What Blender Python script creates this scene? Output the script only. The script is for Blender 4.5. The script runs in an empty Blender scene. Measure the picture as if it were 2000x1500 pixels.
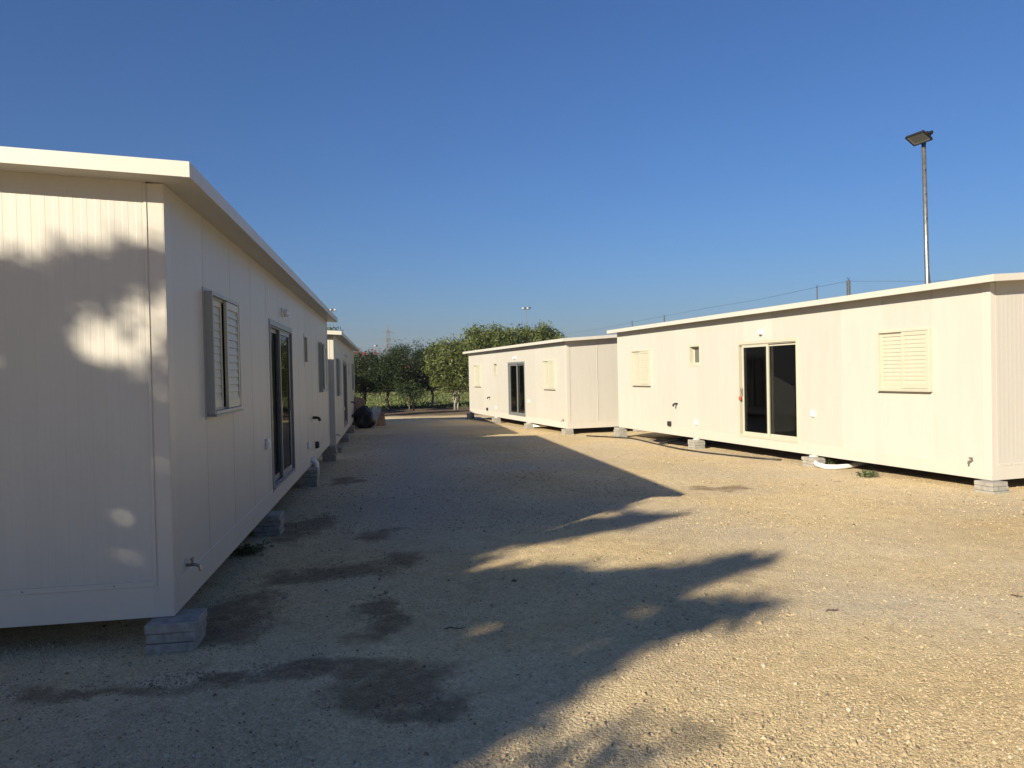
import bpy, math, random
import numpy as np
from mathutils import Vector, Matrix

random.seed(7)
rng = np.random.default_rng(11)
scene = bpy.context.scene
COL = scene.collection

# ------------------------------------------------------------------ camera
CAM_Z = 1.69
PITCH, ROLL = -0.0146, 0.0215
cp, sp, cr, sr = math.cos(PITCH), math.sin(PITCH), math.cos(ROLL), math.sin(ROLL)
R0, U0, F0 = Vector((1, 0, 0)), Vector((0, -sp, cp)), Vector((0, cp, sp))
Rv, Uv = R0 * cr - U0 * sr, R0 * sr + U0 * cr
cam_data = bpy.data.cameras.new('camera')
cam_data.sensor_width = 36.0
cam_data.lens = 1432.0 / 2000.0 * 36.0
cam_data.clip_start, cam_data.clip_end = 0.05, 6000
cam = bpy.data.objects.new('camera', cam_data)
COL.objects.link(cam)
cam.matrix_world = Matrix(((Rv.x, Uv.x, -F0.x, 0), (Rv.y, Uv.y, -F0.y, 0), (Rv.z, Uv.z, -F0.z, CAM_Z), (0, 0, 0, 1)))
scene.camera = cam

# ------------------------------------------------------------------ sky, sun, exposure
SUN_AZ, SUN_EL = math.radians(36.2), math.radians(22.7)     # direction the light travels, from +Y towards +X
world = bpy.data.worlds.new('World')
scene.world = world
world.use_nodes = True
wn = world.node_tree
for n in list(wn.nodes):
    wn.nodes.remove(n)
sky = wn.nodes.new('ShaderNodeTexSky')
sky.sky_type = 'NISHITA'
sky.sun_disc = False
sky.sun_elevation = SUN_EL
sky.sun_rotation = math.pi + SUN_AZ
sky.altitude = 0.0
sky.air_density = 1.3
sky.dust_density = 0.9
sky.ozone_density = 10.0
bg = wn.nodes.new('ShaderNodeBackground')
bg.inputs['Strength'].default_value = 0.056
wo = wn.nodes.new('ShaderNodeOutputWorld')
wb = wn.nodes.new('ShaderNodeMix')                    # camera white balance of the sky
wb.data_type, wb.blend_type = 'RGBA', 'MULTIPLY'
wb.inputs[0].default_value = 1.0
wb.inputs[7].default_value = (0.87, 0.885, 1.0, 1)
wn.links.new(sky.outputs['Color'], wb.inputs[6])
wn.links.new(wb.outputs[2], bg.inputs['Color'])
wn.links.new(bg.outputs['Background'], wo.inputs['Surface'])

sun_data = bpy.data.lights.new('sun', 'SUN')
sun_data.energy = 5.0
sun_data.angle = math.radians(0.53)
sun_data.color = (1.0, 0.90, 0.72)
sun = bpy.data.objects.new('sun', sun_data)
COL.objects.link(sun)
LD = Vector((math.sin(SUN_AZ) * math.cos(SUN_EL), math.cos(SUN_AZ) * math.cos(SUN_EL), -math.sin(SUN_EL)))
sun.rotation_euler = LD.to_track_quat('-Z', 'Y').to_euler()
sun.location = (-20, -28, 20)

scene.view_settings.view_transform = 'Standard'
scene.view_settings.look = 'None'
scene.view_settings.exposure = 0.93
scene.view_settings.gamma = 1.0
scene.render.engine = 'CYCLES'
scene.cycles.use_denoising = True
scene.cycles.max_bounces = 8
scene.cycles.transparent_max_bounces = 12

# ------------------------------------------------------------------ materials
MATS = {}
def new_mat(name):
    m = bpy.data.materials.new(name)
    m.use_nodes = True
    nt = m.node_tree
    return m, nt, nt.nodes['Principled BSDF']

def N(nt, typ, **kw):
    n = nt.nodes.new(typ)
    for k, v in kw.items():
        if k in n.inputs:
            n.inputs[k].default_value = v
        else:
            setattr(n, k, v)
    return n

def ramp(nt, fac, stops):
    r = nt.nodes.new('ShaderNodeValToRGB')
    els = r.color_ramp.elements
    els[0].position, els[0].color = stops[0][0], (*stops[0][1], 1)
    els[1].position, els[1].color = stops[-1][0], (*stops[-1][1], 1)
    for p, c in stops[1:-1]:
        e = els.new(p)
        e.color = (*c, 1)
    nt.links.new(fac, r.inputs['Fac'])
    return r.outputs['Color']

def mix(nt, fac, a, b, mode='MIX'):
    m = nt.nodes.new('ShaderNodeMix')
    m.data_type = 'RGBA'
    m.blend_type = mode
    for sock, v in ((m.inputs[0], fac), (m.inputs[6], a), (m.inputs[7], b)):
        if hasattr(v, 'is_output'):
            nt.links.new(v, sock)
        elif isinstance(v, (int, float)):
            sock.default_value = v
        else:
            sock.default_value = (*v, 1)
    return m.outputs[2]

def noise(nt, scale, detail=3, rough=0.55, vec=None):
    n = N(nt, 'ShaderNodeTexNoise')
    n.inputs['Scale'].default_value = scale
    n.inputs['Detail'].default_value = detail
    n.inputs['Roughness'].default_value = rough
    if vec is not None:
        nt.links.new(vec, n.inputs['Vector'])
    return n.outputs['Fac']

def simple(name, col, rough=0.5, metal=0.0, var=0.12, scale=6.0, bump=0.0, bscale=60.0, spec=0.5):
    m, nt, b = new_mat(name)
    tc = N(nt, 'ShaderNodeTexCoord')
    nz = noise(nt, scale, 5, 0.6, tc.outputs['Object'])
    dark = tuple(c * (1 - var) for c in col)
    lite = tuple(min(1, c * (1 + var * 0.6)) for c in col)
    nt.links.new(ramp(nt, nz, [(0.3, dark), (0.7, lite)]), b.inputs['Base Color'])
    b.inputs['Roughness'].default_value = rough
    b.inputs['Metallic'].default_value = metal
    b.inputs['Specular IOR Level'].default_value = spec
    if bump:
        bn = N(nt, 'ShaderNodeBump')
        bn.inputs['Strength'].default_value = bump
        bn.inputs['Distance'].default_value = 0.01
        nt.links.new(noise(nt, bscale, 4, 0.6, tc.outputs['Object']), bn.inputs['Height'])
        nt.links.new(bn.outputs['Normal'], b.inputs['Normal'])
    MATS[name] = m
    return m

def paint(name, col, rough=0.42):
    """sprayed sheet metal: faint large waviness, faint dust streaks"""
    m, nt, b = new_mat(name)
    tc = N(nt, 'ShaderNodeTexCoord')
    mp = N(nt, 'ShaderNodeMapping')
    mp.inputs['Scale'].default_value = (2.2, 2.2, 0.35)
    nt.links.new(tc.outputs['Object'], mp.inputs['Vector'])
    streak = noise(nt, 2.4, 6, 0.62, mp.outputs['Vector'])
    spot = noise(nt, 0.7, 4, 0.6, tc.outputs['Object'])
    c1 = ramp(nt, streak, [(0.3, tuple(c * 0.94 for c in col)), (0.62, col)])
    c2 = mix(nt, ramp(nt, spot, [(0.35, (0.35,) * 3), (0.7, (0, 0, 0))]), c1, tuple(c * k for c, k in zip(col, (0.96, 0.94, 0.92))))
    oi = N(nt, 'ShaderNodeObjectInfo')
    c2 = mix(nt, 1.0, c2, ramp(nt, oi.outputs['Random'], [(0.0, (0.955, 0.95, 0.94)), (1.0, (1.02, 1.02, 1.02))]), 'MULTIPLY')   # panel to panel batch tone
    nt.links.new(c2, b.inputs['Base Color'])
    b.inputs['Roughness'].default_value = rough
    b.inputs['Specular IOR Level'].default_value = 0.35
    bn = N(nt, 'ShaderNodeBump')
    bn.inputs['Strength'].default_value = 0.10
    bn.inputs['Distance'].default_value = 0.02
    nt.links.new(noise(nt, 1.6, 2, 0.4, tc.outputs['Object']), bn.inputs['Height'])
    nt.links.new(bn.outputs['Normal'], b.inputs['Normal'])
    MATS[name] = m
    return m

paint('wall_paint', (0.475, 0.452, 0.40))
paint('trim_paint', (0.505, 0.475, 0.415), 0.38)
paint('roof_paint', (0.53, 0.505, 0.455), 0.45)
simple('shutter_paint', (0.45, 0.428, 0.325), 0.4, 0, 0.05)
simple('aluminium_cream', (0.455, 0.432, 0.34), 0.38, 0, 0.05)
simple('frosted_glass', (0.10, 0.105, 0.10), 0.25, 0, 0.1, 30)
simple('aluminium_shaded', (0.30, 0.305, 0.285), 0.4, 0, 0.05)
simple('screen_alu', (0.72, 0.71, 0.70), 0.4, 0, 0.05)
simple('aluminium_grey', (0.21, 0.215, 0.21), 0.4, 0.3, 0.08)
simple('lining', (0.62, 0.60, 0.56), 0.7, 0, 0.05)
simple('floor_vinyl', (0.25, 0.22, 0.19), 0.5, 0, 0.2)
simple('black_plastic', (0.012, 0.012, 0.013), 0.45, 0, 0.2)
simple('white_plastic', (0.74, 0.73, 0.70), 0.35, 0, 0.05)
simple('lamp_glass', (0.66, 0.68, 0.70), 0.2, 0, 0.04)
simple('tap_metal', (0.28, 0.25, 0.2), 0.35, 0.8, 0.3)
simple('red_tag', (0.42, 0.06, 0.03), 0.5, 0, 0.2)
simple('chassis', (0.03, 0.03, 0.032), 0.7, 0.2, 0.3)
simple('galvanised', (0.25, 0.25, 0.235), 0.42, 0.75, 0.35, 14.0, 0.2, 50)
simple('pole_dark', (0.02, 0.02, 0.022), 0.45, 0.2, 0.2)
simple('lamp_lens', (0.55, 0.53, 0.45), 0.25, 0.1, 0.12, 40)
simple('lamp_panel', (0.26, 0.25, 0.20), 0.3, 0.1, 0.3, 60)
simple('far_metal', (0.13, 0.14, 0.155), 0.6, 0.1, 0.1)
simple('far_white', (0.42, 0.44, 0.47), 0.5, 0, 0.1)
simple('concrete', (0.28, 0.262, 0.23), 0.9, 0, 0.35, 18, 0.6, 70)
simple('concrete_sunlit', (0.31, 0.29, 0.25), 0.9, 0, 0.3, 18, 0.6, 70)
simple('bark', (0.10, 0.075, 0.055), 0.9, 0, 0.45, 9, 0.8, 24)
simple('bark_pale', (0.24, 0.22, 0.19), 0.9, 0, 0.4, 7, 0.5, 24)
simple('cardboard', (0.30, 0.20, 0.135), 0.85, 0, 0.3, 3, 0.2, 8)
simple('board_brown', (0.16, 0.11, 0.08), 0.8, 0, 0.4, 5)
simple('sheet_white', (0.62, 0.62, 0.60), 0.6, 0, 0.12)
simple('bag_black', (0.010, 0.010, 0.011), 0.5, 0, 0.3, 9, 0.5, 14)
simple('hose_black', (0.02, 0.02, 0.02), 0.5, 0, 0.3)
simple('pipe_white', (0.72, 0.70, 0.66), 0.4, 0, 0.08)
simple('twig', (0.09, 0.065, 0.045), 0.9, 0, 0.3)

def glass_mat():
    m = bpy.data.materials.new('tinted_glass')
    m.use_nodes = True
    nt = m.node_tree
    for n in list(nt.nodes):
        nt.nodes.remove(n)
    out = N(nt, 'ShaderNodeOutputMaterial')
    tr = N(nt, 'ShaderNodeBsdfTransparent')
    tr.inputs['Color'].default_value = (0.45, 0.455, 0.445, 1)
    gl = N(nt, 'ShaderNodeBsdfGlossy')
    gl.inputs['Roughness'].default_value = 0.015
    gl.inputs['Color'].default_value = (0.9, 0.9, 0.9, 1)
    fr = N(nt, 'ShaderNodeFresnel')
    fr.inputs['IOR'].default_value = 1.38
    mx = N(nt, 'ShaderNodeMixShader')
    mu = N(nt, 'ShaderNodeMath', operation='MULTIPLY')
    mu.inputs[1].default_value = 0.5
    nt.links.new(fr.outputs[0], mu.inputs[0])
    nt.links.new(mu.outputs[0], mx.inputs[0])
    nt.links.new(tr.outputs[0], mx.inputs[1])
    nt.links.new(gl.outputs[0], mx.inputs[2])
    nt.links.new(mx.outputs[0], out.inputs['Surface'])
    MATS['tinted_glass'] = m
glass_mat()

def leaf_mat(name, c_dark, c_mid, c_lite, trans=0.30):
    m = bpy.data.materials.new(name)
    m.use_nodes = True
    nt = m.node_tree
    b = nt.nodes['Principled BSDF']
    out = nt.nodes['Material Output']
    at = N(nt, 'ShaderNodeAttribute')
    at.attribute_name = 'tint'
    col = ramp(nt, at.outputs['Fac'], [(0.0, c_dark), (0.5, c_mid), (1.0, c_lite)])
    nt.links.new(col, b.inputs['Base Color'])
    b.inputs['Roughness'].default_value = 0.5
    b.inputs['Specular IOR Level'].default_value = 0.3
    tl = N(nt, 'ShaderNodeBsdfTranslucent')
    nt.links.new(mix(nt, 1.0, col, (1.0, 1.0, 0.55), 'MULTIPLY'), tl.inputs['Color'])
    mx = N(nt, 'ShaderNodeMixShader')
    mx.inputs[0].default_value = trans
    nt.links.new(b.outputs[0], mx.inputs[1])
    nt.links.new(tl.outputs[0], mx.inputs[2])
    nt.links.new(mx.outputs[0], out.inputs['Surface'])
    MATS[name] = m
leaf_mat('leaf_dark', (0.011, 0.020, 0.008), (0.022, 0.038, 0.013), (0.055, 0.075, 0.02), 0.18)
leaf_mat('leaf_mid', (0.035, 0.055, 0.013), (0.085, 0.11, 0.026), (0.18, 0.20, 0.06), 0.28)
leaf_mat('leaf_bright', (0.03, 0.07, 0.012), (0.05, 0.12, 0.02), (0.09, 0.18, 0.03))
leaf_mat('blossom_red', (0.25, 0.03, 0.015), (0.36, 0.06, 0.03), (0.42, 0.14, 0.08), 0.35)
leaf_mat('scrub_brown', (0.09, 0.06, 0.035), (0.16, 0.11, 0.06), (0.16, 0.17, 0.06), 0.2)
leaf_mat('grass_blade', (0.06, 0.09, 0.025), (0.12, 0.15, 0.045), (0.24, 0.22, 0.09), 0.3)
leaf_mat('weed_leaf', (0.05, 0.075, 0.03), (0.09, 0.12, 0.05), (0.18, 0.18, 0.09), 0.25)

# ------------------------------------------------------------------ mesh helpers
class MB:
    """collects shapes in cabin coordinates (along, outward, up) or plain xyz; build() links ONE mesh object"""
    def __init__(self, s=1):
        self.v, self.f, self.s = [], [], s
    def add(self, vs, fs):
        o = len(self.v)
        self.v += [(x, self.s * y, z) for x, y, z in vs]
        self.f += [tuple(o + i for i in (f if self.s > 0 else f[::-1])) for f in fs]
        return self
    def box(self, x0, x1, y0, y1, z0, z1):
        return self.add([(x0, y0, z0), (x1, y0, z0), (x1, y1, z0), (x0, y1, z0), (x0, y0, z1), (x1, y0, z1), (x1, y1, z1), (x0, y1, z1)],
                        [(0, 3, 2, 1), (4, 5, 6, 7), (0, 1, 5, 4), (1, 2, 6, 5), (2, 3, 7, 6), (3, 0, 4, 7)])
    def quad(self, a, b, c, d):
        return self.add([a, b, c, d], [(0, 1, 2, 3)])
    def prism(self, poly, axis, a0, a1):
        """poly = list of 2D points in the two other axes, extruded along axis from a0 to a1"""
        n = len(poly)
        def P(a, q):
            return {0: (a, q[0], q[1]), 1: (q[0], a, q[1]), 2: (q[0], q[1], a)}[axis]
        vs = [P(a0, q) for q in poly] + [P(a1, q) for q in poly]
        fs = [tuple(range(n))[::-1], tuple(range(n, 2 * n))] + [(i, (i + 1) % n, n + (i + 1) % n, n + i) for i in range(n)]
        return self.add(vs, fs)
    def tube(self, pts, rad, n=8, caps=True):
        pts = [Vector(p) for p in pts]
        rad = rad if isinstance(rad, (list, tuple)) else [rad] * len(pts)
        vs, fs = [], []
        up = None
        for i, p in enumerate(pts):
            d = (pts[min(i + 1, len(pts) - 1)] - pts[max(i - 1, 0)]).normalized()
            if up is None:
                up = Vector((0, 0, 1)) if abs(d.z) < 0.9 else Vector((1, 0, 0))
            a = d.cross(up).normalized()
            b = a.cross(d).normalized()
            up = b
            for k in range(n):
                t = 2 * math.pi * k / n
                vs.append(tuple(p + (a * math.cos(t) + b * math.sin(t)) * rad[i]))
        for i in range(len(pts) - 1):
            for k in range(n):
                fs.append((i * n + k, i * n + (k + 1) % n, (i + 1) * n + (k + 1) % n, (i + 1) * n + k))
        if caps:
            fs.append(tuple(range(n))[::-1])
            fs.append(tuple((len(pts) - 1) * n + k for k in range(n)))
        return self.add(vs, fs)
    def lathe(self, c, axis, prof, n=14):
        """prof: list of (radius, distance along axis)"""
        axis = Vector(axis).normalized()
        up = Vector((0, 0, 1)) if abs(axis.z) < 0.9 else Vector((1, 0, 0))
        a = axis.cross(up).normalized()
        b = a.cross(axis).normalized()
        vs, fs = [], []
        for r, h in prof:
            for k in range(n):
                t = 2 * math.pi * k / n
                vs.append(tuple(Vector(c) + axis * h + (a * math.cos(t) + b * math.sin(t)) * max(r, 1e-4)))
        for i in range(len(prof) - 1):
            for k in range(n):
                fs.append((i * n + k, i * n + (k + 1) % n, (i + 1) * n + (k + 1) % n, (i + 1) * n + k))
        fs.append(tuple(range(n))[::-1])
        fs.append(tuple((len(prof) - 1) * n + k for k in range(n)))
        return self.add(vs, fs)
    def mesh(self, name, mat, smooth=False):
        me = bpy.data.meshes.new(name)
        me.from_pydata(self.v, [], self.f)
        me.materials.append(MATS[mat])
        if smooth:
            me.polygons.foreach_set('use_smooth', [True] * len(me.polygons))
        me.update()
        return me
    def build(self, name, mat, parent=None, bevel=0.0, smooth=False):
        return link(name, self.mesh(name, mat, smooth), parent, bevel)

def link(name, me, parent=None, bevel=0.0, loc=None):
    o = bpy.data.objects.new(name, me)
    COL.objects.link(o)
    if parent is not None:
        o.parent = parent
    if loc is not None:
        o.location = loc
    if bevel:
        md = o.modifiers.new('bevel', 'BEVEL')
        md.width, md.segments, md.limit_method = bevel, 1, 'ANGLE'
    return o

def tag(o, label=None, cat=None, group=None, kind=None):
    for k, v in (('label', label), ('category', cat), ('group', group), ('kind', kind)):
        if v:
            o[k] = v
    return o

def empty(name, loc, rz=0.0):
    o = bpy.data.objects.new(name, None)
    COL.objects.link(o)
    o.empty_display_size = 0.2
    o.location = loc
    o.rotation_euler = (0, 0, rz)
    return o

def np_mesh(name, verts, faces, mat, tint=None, tint_name='tint', smooth=False):
    """fast mesh from numpy arrays; faces (F,k)"""
    me = bpy.data.meshes.new(name)
    nv, (nf, k) = len(verts), faces.shape
    me.vertices.add(nv)
    me.vertices.foreach_set('co', np.ascontiguousarray(verts, dtype=np.float32).ravel())
    me.loops.add(nf * k)
    me.loops.foreach_set('vertex_index', np.ascontiguousarray(faces, dtype=np.int32).ravel())
    me.polygons.add(nf)
    me.polygons.foreach_set('loop_start', np.arange(0, nf * k, k, dtype=np.int32))
    me.polygons.foreach_set('loop_total', np.full(nf, k, dtype=np.int32))
    me.polygons.foreach_set('use_smooth', np.full(nf, smooth, dtype=bool))
    if tint is not None:
        for nm, arr in ([(tint_name, tint)] if not isinstance(tint, dict) else tint.items()):
            at = me.attributes.new(nm, 'FLOAT', 'POINT')
            at.data.foreach_set('value', np.ascontiguousarray(arr, dtype=np.float32))
    me.update(calc_edges=True)
    me.validate()
    me.materials.append(MATS[mat])
    return me

# value noise
_tab = rng.random((256, 256))
def vnoise(x, y):
    xi, yi = np.floor(x).astype(int), np.floor(y).astype(int)
    fx, fy = x - xi, y - yi
    fx, fy = fx * fx * (3 - 2 * fx), fy * fy * (3 - 2 * fy)
    a, b = _tab[xi % 256, yi % 256], _tab[(xi + 1) % 256, yi % 256]
    c, d = _tab[xi % 256, (yi + 1) % 256], _tab[(xi + 1) % 256, (yi + 1) % 256]
    return (a * (1 - fx) + b * fx) * (1 - fy) + (c * (1 - fx) + d * fx) * fy
def fbm(x, y, s, o=4):
    t, a, tot = 0, 1.0, 0
    for i in range(o):
        t = t + a * vnoise(x * s + 17.3 * i, y * s + 5.1 * i)
        tot += a
        a *= 0.5
        s *= 2.03
    return t / tot

def gz(x, y):
    """ground level: the yard falls gently away from the camera"""
    x, y = np.asarray(x, float), np.asarray(y, float)
    yy = np.clip(y, -4, 45)
    z = 0.062 - 0.0135 * yy - 0.004 * (np.clip(x, -8, 12) + 2)
    z = z + 0.03 * (fbm(x, y, 0.25, 3) - 0.5)
    return z

# ------------------------------------------------------------------ ground
def axis(parts):
    out = [parts[0][0]]
    for a, b, st in parts:
        n = max(1, int(round((b - a) / st)))
        out += list(a + (b - a) * (np.arange(1, n + 1) / n))
    return np.array(out)
xs = axis([(-640, -60, 40), (-60, -16, 4), (-16, -5, 0.5), (-5, 9, 0.035), (9, 20, 0.5), (20, 60, 4), (60, 640, 40)])
ys = axis([(-300, -30, 30), (-30, 0, 2), (0, 2.4, 0.2), (2.4, 13, 0.03), (13, 24, 0.06), (24, 44, 0.16), (44, 60, 0.5), (60, 120, 4), (120, 700, 30)])
GX, GY = np.meshgrid(xs, ys, indexing='xy')
GZ = gz(GX, GY)
near = np.clip((40 - GY) / 20, 0, 1) * (GY > -2)
rough = fbm(GX, GY, 0.7, 3)
GZ += near * (0.012 * (fbm(GX, GY, 2.0, 3) - 0.5) + (0.003 + 0.012 * rough ** 2) * (fbm(GX, GY, 7.0, 3) - 0.5) * 1.3)
# stains of damp earth and of dark soil with painted shade, each with a shape of its own
stains = [(-0.72, 3.98, 0.30, 0.30), (-0.52, 3.66, 0.22, 0.16), (-0.98, 4.33, 0.28, 0.12), (-1.3, 4.25, 0.24, 0.08), (-1.55, 4.12, 0.25, 0.07),
          (-1.85, 4.08, 0.22, 0.10), (-2.2, 4.0, 0.22, 0.09), (-2.5, 3.9, 0.24, 0.08), (-1.41, 6.50, 0.42, 0.34), (-1.12, 6.82, 0.24, 0.34),
          (-1.85, 6.28, 0.38, 0.22), (-1.46, 7.97, 0.22, 0.35), (-1.03, 5.45, 0.16, 0.22), (-0.97, 5.0, 0.14, 0.25),
          (-2.05, 5.4, 0.26, 0.45), (-1.95, 4.9, 0.25, 0.3), (-2.45, 8.4, 0.25, 0.8), (3.05, 11.0, 0.4, 0.22), (-2.9, 12.6, 0.25, 0.5)]  # marks along the shaded cabin's base: dark soil with shade painted in
ST = np.zeros_like(GX)
wx = GX + 0.5 * (fbm(GX, GY, 3.2, 4) - 0.5)
wy = GY + 0.6 * (fbm(GX + 40, GY, 3.2, 4) - 0.5)
for sx, sy, a, b in stains:
    d2 = ((wx - sx) / a) ** 2 + ((wy - sy) / b) ** 2
    ST = np.maximum(ST, np.clip((1.7 - d2) / 1.5, 0, 1))
ST = np.clip(ST * (0.25 + 1.35 * fbm(GX, GY, 6.0, 4)) * 1.05, 0, 0.9)
# zones: 0 yard dirt .. 1 field
FIELD = np.clip((GY + 3.0 * (fbm(GX, GY, 0.3, 3) - 0.5) + 0.10 * np.abs(GX + 2) - 49.0) / 4.0, 0, 1)
SOIL = np.clip((GY + 1.6 * (fbm(GX, GY, 0.8, 3) - 0.5) - 37.5) / 2.0, 0, 1)
GREY = np.clip(fbm(GX, GY, 0.55, 4) * 2.6 - 1.05, 0, 1) * 0.5
GREY = np.maximum(GREY, 0.9 * np.clip(1 - np.abs(GX + 1.4 + 0.12 * (GY - 9)) / 1.9, 0, 1) * np.clip((GY - 6.5) / 3, 0, 1) * np.clip((30 - GY) / 8, 0, 1))
nx, ny = len(xs), len(ys)
idx = np.arange(nx * ny).reshape(ny, nx)
faces = np.stack([idx[:-1, :-1], idx[:-1, 1:], idx[1:, 1:], idx[1:, :-1]], -1).reshape(-1, 4)

def ground_mat():
    m, nt, b = new_mat('yard_ground')
    tc = N(nt, 'ShaderNodeTexCoord')
    ob = tc.outputs['Object']
    def attr(nm):
        a = N(nt, 'ShaderNodeAttribute')
        a.attribute_name = nm
        return a.outputs['Fac']
    big = noise(nt, 0.45, 5, 0.6, ob)
    med = noise(nt, 5.0, 6, 0.68, ob)
    fine = noise(nt, 55.0, 5, 0.7, ob)
    c = ramp(nt, big, [(0.28, (0.61, 0.45, 0.235)), (0.52, (0.70, 0.54, 0.30)), (0.72, (0.77, 0.625, 0.39))])
    c = mix(nt, 1.0, c, ramp(nt, med, [(0.28, (0.84, 0.82, 0.78)), (0.5, (0.98, 0.98, 0.98)), (0.72, (1.06, 1.06, 1.06))]), 'MULTIPLY')
    c = mix(nt, 1.0, c, ramp(nt, fine, [(0.3, (0.80, 0.79, 0.77)), (0.55, (1.0, 1.0, 1.0)), (0.75, (1.1, 1.1, 1.1))]), 'MULTIPLY')
    c = mix(nt, attr('grey'), c, mix(nt, fine, (0.38, 0.335, 0.265), (0.58, 0.52, 0.43)))
    # gravel grains
    vo = N(nt, 'ShaderNodeTexVoronoi')
    vo.inputs['Scale'].default_value = 62.0
    nt.links.new(ob, vo.inputs['Vector'])
    sep = N(nt, 'ShaderNodeSeparateColor')
    nt.links.new(vo.outputs['Color'], sep.inputs[0])
    c = mix(nt, 1.0, c, ramp(nt, sep.outputs[0], [(0.0, (0.86, 0.86, 0.86)), (0.6, (1.0, 1.0, 0.99)), (1.0, (1.1, 1.1, 1.1))]), 'MULTIPLY')
    sf = N(nt, 'ShaderNodeMath', operation='MULTIPLY_ADD')
    nt.links.new(noise(nt, 14.0, 6, 0.75, ob), sf.inputs[0])
    sf.inputs[1].default_value = 1.5
    nt.links.new(attr('stain'), sf.inputs[2])
    sm = N(nt, 'ShaderNodeMapRange')
    sm.inputs['From Min'].default_value = 0.72
    sm.inputs['From Max'].default_value = 1.75
    sm.inputs['To Max'].default_value = 0.82
    nt.links.new(sf.outputs[0], sm.inputs['Value'])
    c = mix(nt, sm.outputs[0], c, mix(nt, fine, (0.105, 0.064, 0.034), (0.22, 0.14, 0.078)))
    c = mix(nt, attr('soil'), c, ramp(nt, med, [(0.3, (0.11, 0.078, 0.048)), (0.7, (0.22, 0.155, 0.095))]))
    c = mix(nt, attr('field'), c, ramp(nt, noise(nt, 1.2, 5, 0.7, ob), [(0.3, (0.10, 0.12, 0.035)), (0.5, (0.17, 0.175, 0.06)), (0.7, (0.27, 0.235, 0.11))]))
    nt.links.new(c, b.inputs['Base Color'])
    b.inputs['Roughness'].default_value = 0.95
    b.inputs['Specular IOR Level'].default_value = 0.15
    h = N(nt, 'ShaderNodeMath', operation='MULTIPLY_ADD')
    nt.links.new(vo.outputs['Distance'], h.inputs[0])
    h.inputs[1].default_value = -0.55
    nt.links.new(fine, h.inputs[2])
    bn = N(nt, 'ShaderNodeBump')
    bn.inputs['Strength'].default_value = 0.8
    bn.inputs['Distance'].default_value = 0.014
    nt.links.new(h.outputs[0], bn.inputs['Height'])
    nt.links.new(bn.outputs['Normal'], b.inputs['Normal'])
    MATS['yard_ground'] = m
ground_mat()
gme = np_mesh('ground', np.stack([GX, GY, GZ], -1).reshape(-1, 3), faces, 'yard_ground',
              {'stain': ST.ravel(), 'field': FIELD.ravel(), 'soil': SOIL.ravel(), 'grey': GREY.ravel()}, smooth=True)
tag(link('ground', gme), 'pale tan dirt and gravel yard with dark damp patches', None, None, 'structure')

# ------------------------------------------------------------------ cabins
H, L, W = 2.75, 11.73, 5.0
OVS, OVE, HF, SL = 0.225, 0.234, 0.089, 0.06
# (corner x, corner y, floor-rail bottom z, yaw, side sign)
CABINS = {'shaded_near': (-2.1854, 4.6597, -1.5006 + CAM_Z, -0.1615, -1),
          'shaded_far': (-4.3966, 18.1271, -1.7033 + CAM_Z, -0.1704, -1),
          'sunlit_near': (6.6324, 10.1545, -1.633 + CAM_Z, -0.3066, 1),
          'sunlit_far': (1.7175, 22.9566, -1.78 + CAM_Z, -0.321, 1)}
OPEN = [('window', 0.95, 1.95, 1.23, 2.18), ('door', 3.97, 5.87, 0.185, 2.175), ('vent', 7.37, 7.83, 1.745, 2.19), ('window', 9.75, 10.75, 1.23, 2.18)]

def zt(v):                       # soffit height above a point 'v' outward of the lane wall
    return H + SL * min(-v, W + v) if v < 0 else H - SL * v

def rib_profile(a, b, depth):
    """offsets along a panel: shallow trapezoid ribs every 80 mm"""
    pts = [(a, -0.012), (a + 0.004, 0.0)]
    x = a + 0.03
    while x + 0.045 < b - 0.01:
        pts += [(x, 0.0), (x + 0.004, -depth), (x + 0.034, -depth), (x + 0.038, 0.0)]
        x += 0.08
    pts += [(b - 0.004, 0.0), (b, -0.012)]
    return pts

def lane_panel(s, a, b, holes, lo=0.2, hi=H, depth=0.0002):
    m = MB(s)
    prof = rib_profile(a, b, depth)
    for _, u0, u1, _, _ in holes:
        for e in (u0, u1):
            if a + 0.006 < e < b - 0.006:
                prof.append((e, 0.0))
    prof = sorted(set(prof))
    zs = sorted(set([lo, hi] + [z for h in holes for z in (h[3], h[4]) if lo < z < hi]))
    for (x0, d0), (x1, d1) in zip(prof[:-1], prof[1:]):
        for z0, z1 in zip(zs[:-1], zs[1:]):
            xm, zm = (x0 + x1) / 2, (z0 + z1) / 2
            if any(h[1] < xm < h[2] and h[3] < zm < h[4] for h in holes):
                continue
            m.quad((x1, d1, z0), (x0, d0, z0), (x0, d0, z1), (x1, d1, z1))
    return m

def end_panel(s, a, b, u_face, sign, depth=0.0007):
    """panel on an end wall, a..b measured inward from the lane wall"""
    m = MB(s)
    prof = rib_profile(a, b, depth)
    for (x0, d0), (x1, d1) in zip(prof[:-1], prof[1:]):
        q = [(u_face - sign * d0, -x0, 0.2), (u_face - sign * d1, -x1, 0.2), (u_face - sign * d1, -x1, zt(-x1)), (u_face - sign * d0, -x0, zt(-x0))]
        m.quad(*(q if sign < 0 else q[::-1]))
    return m

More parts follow.
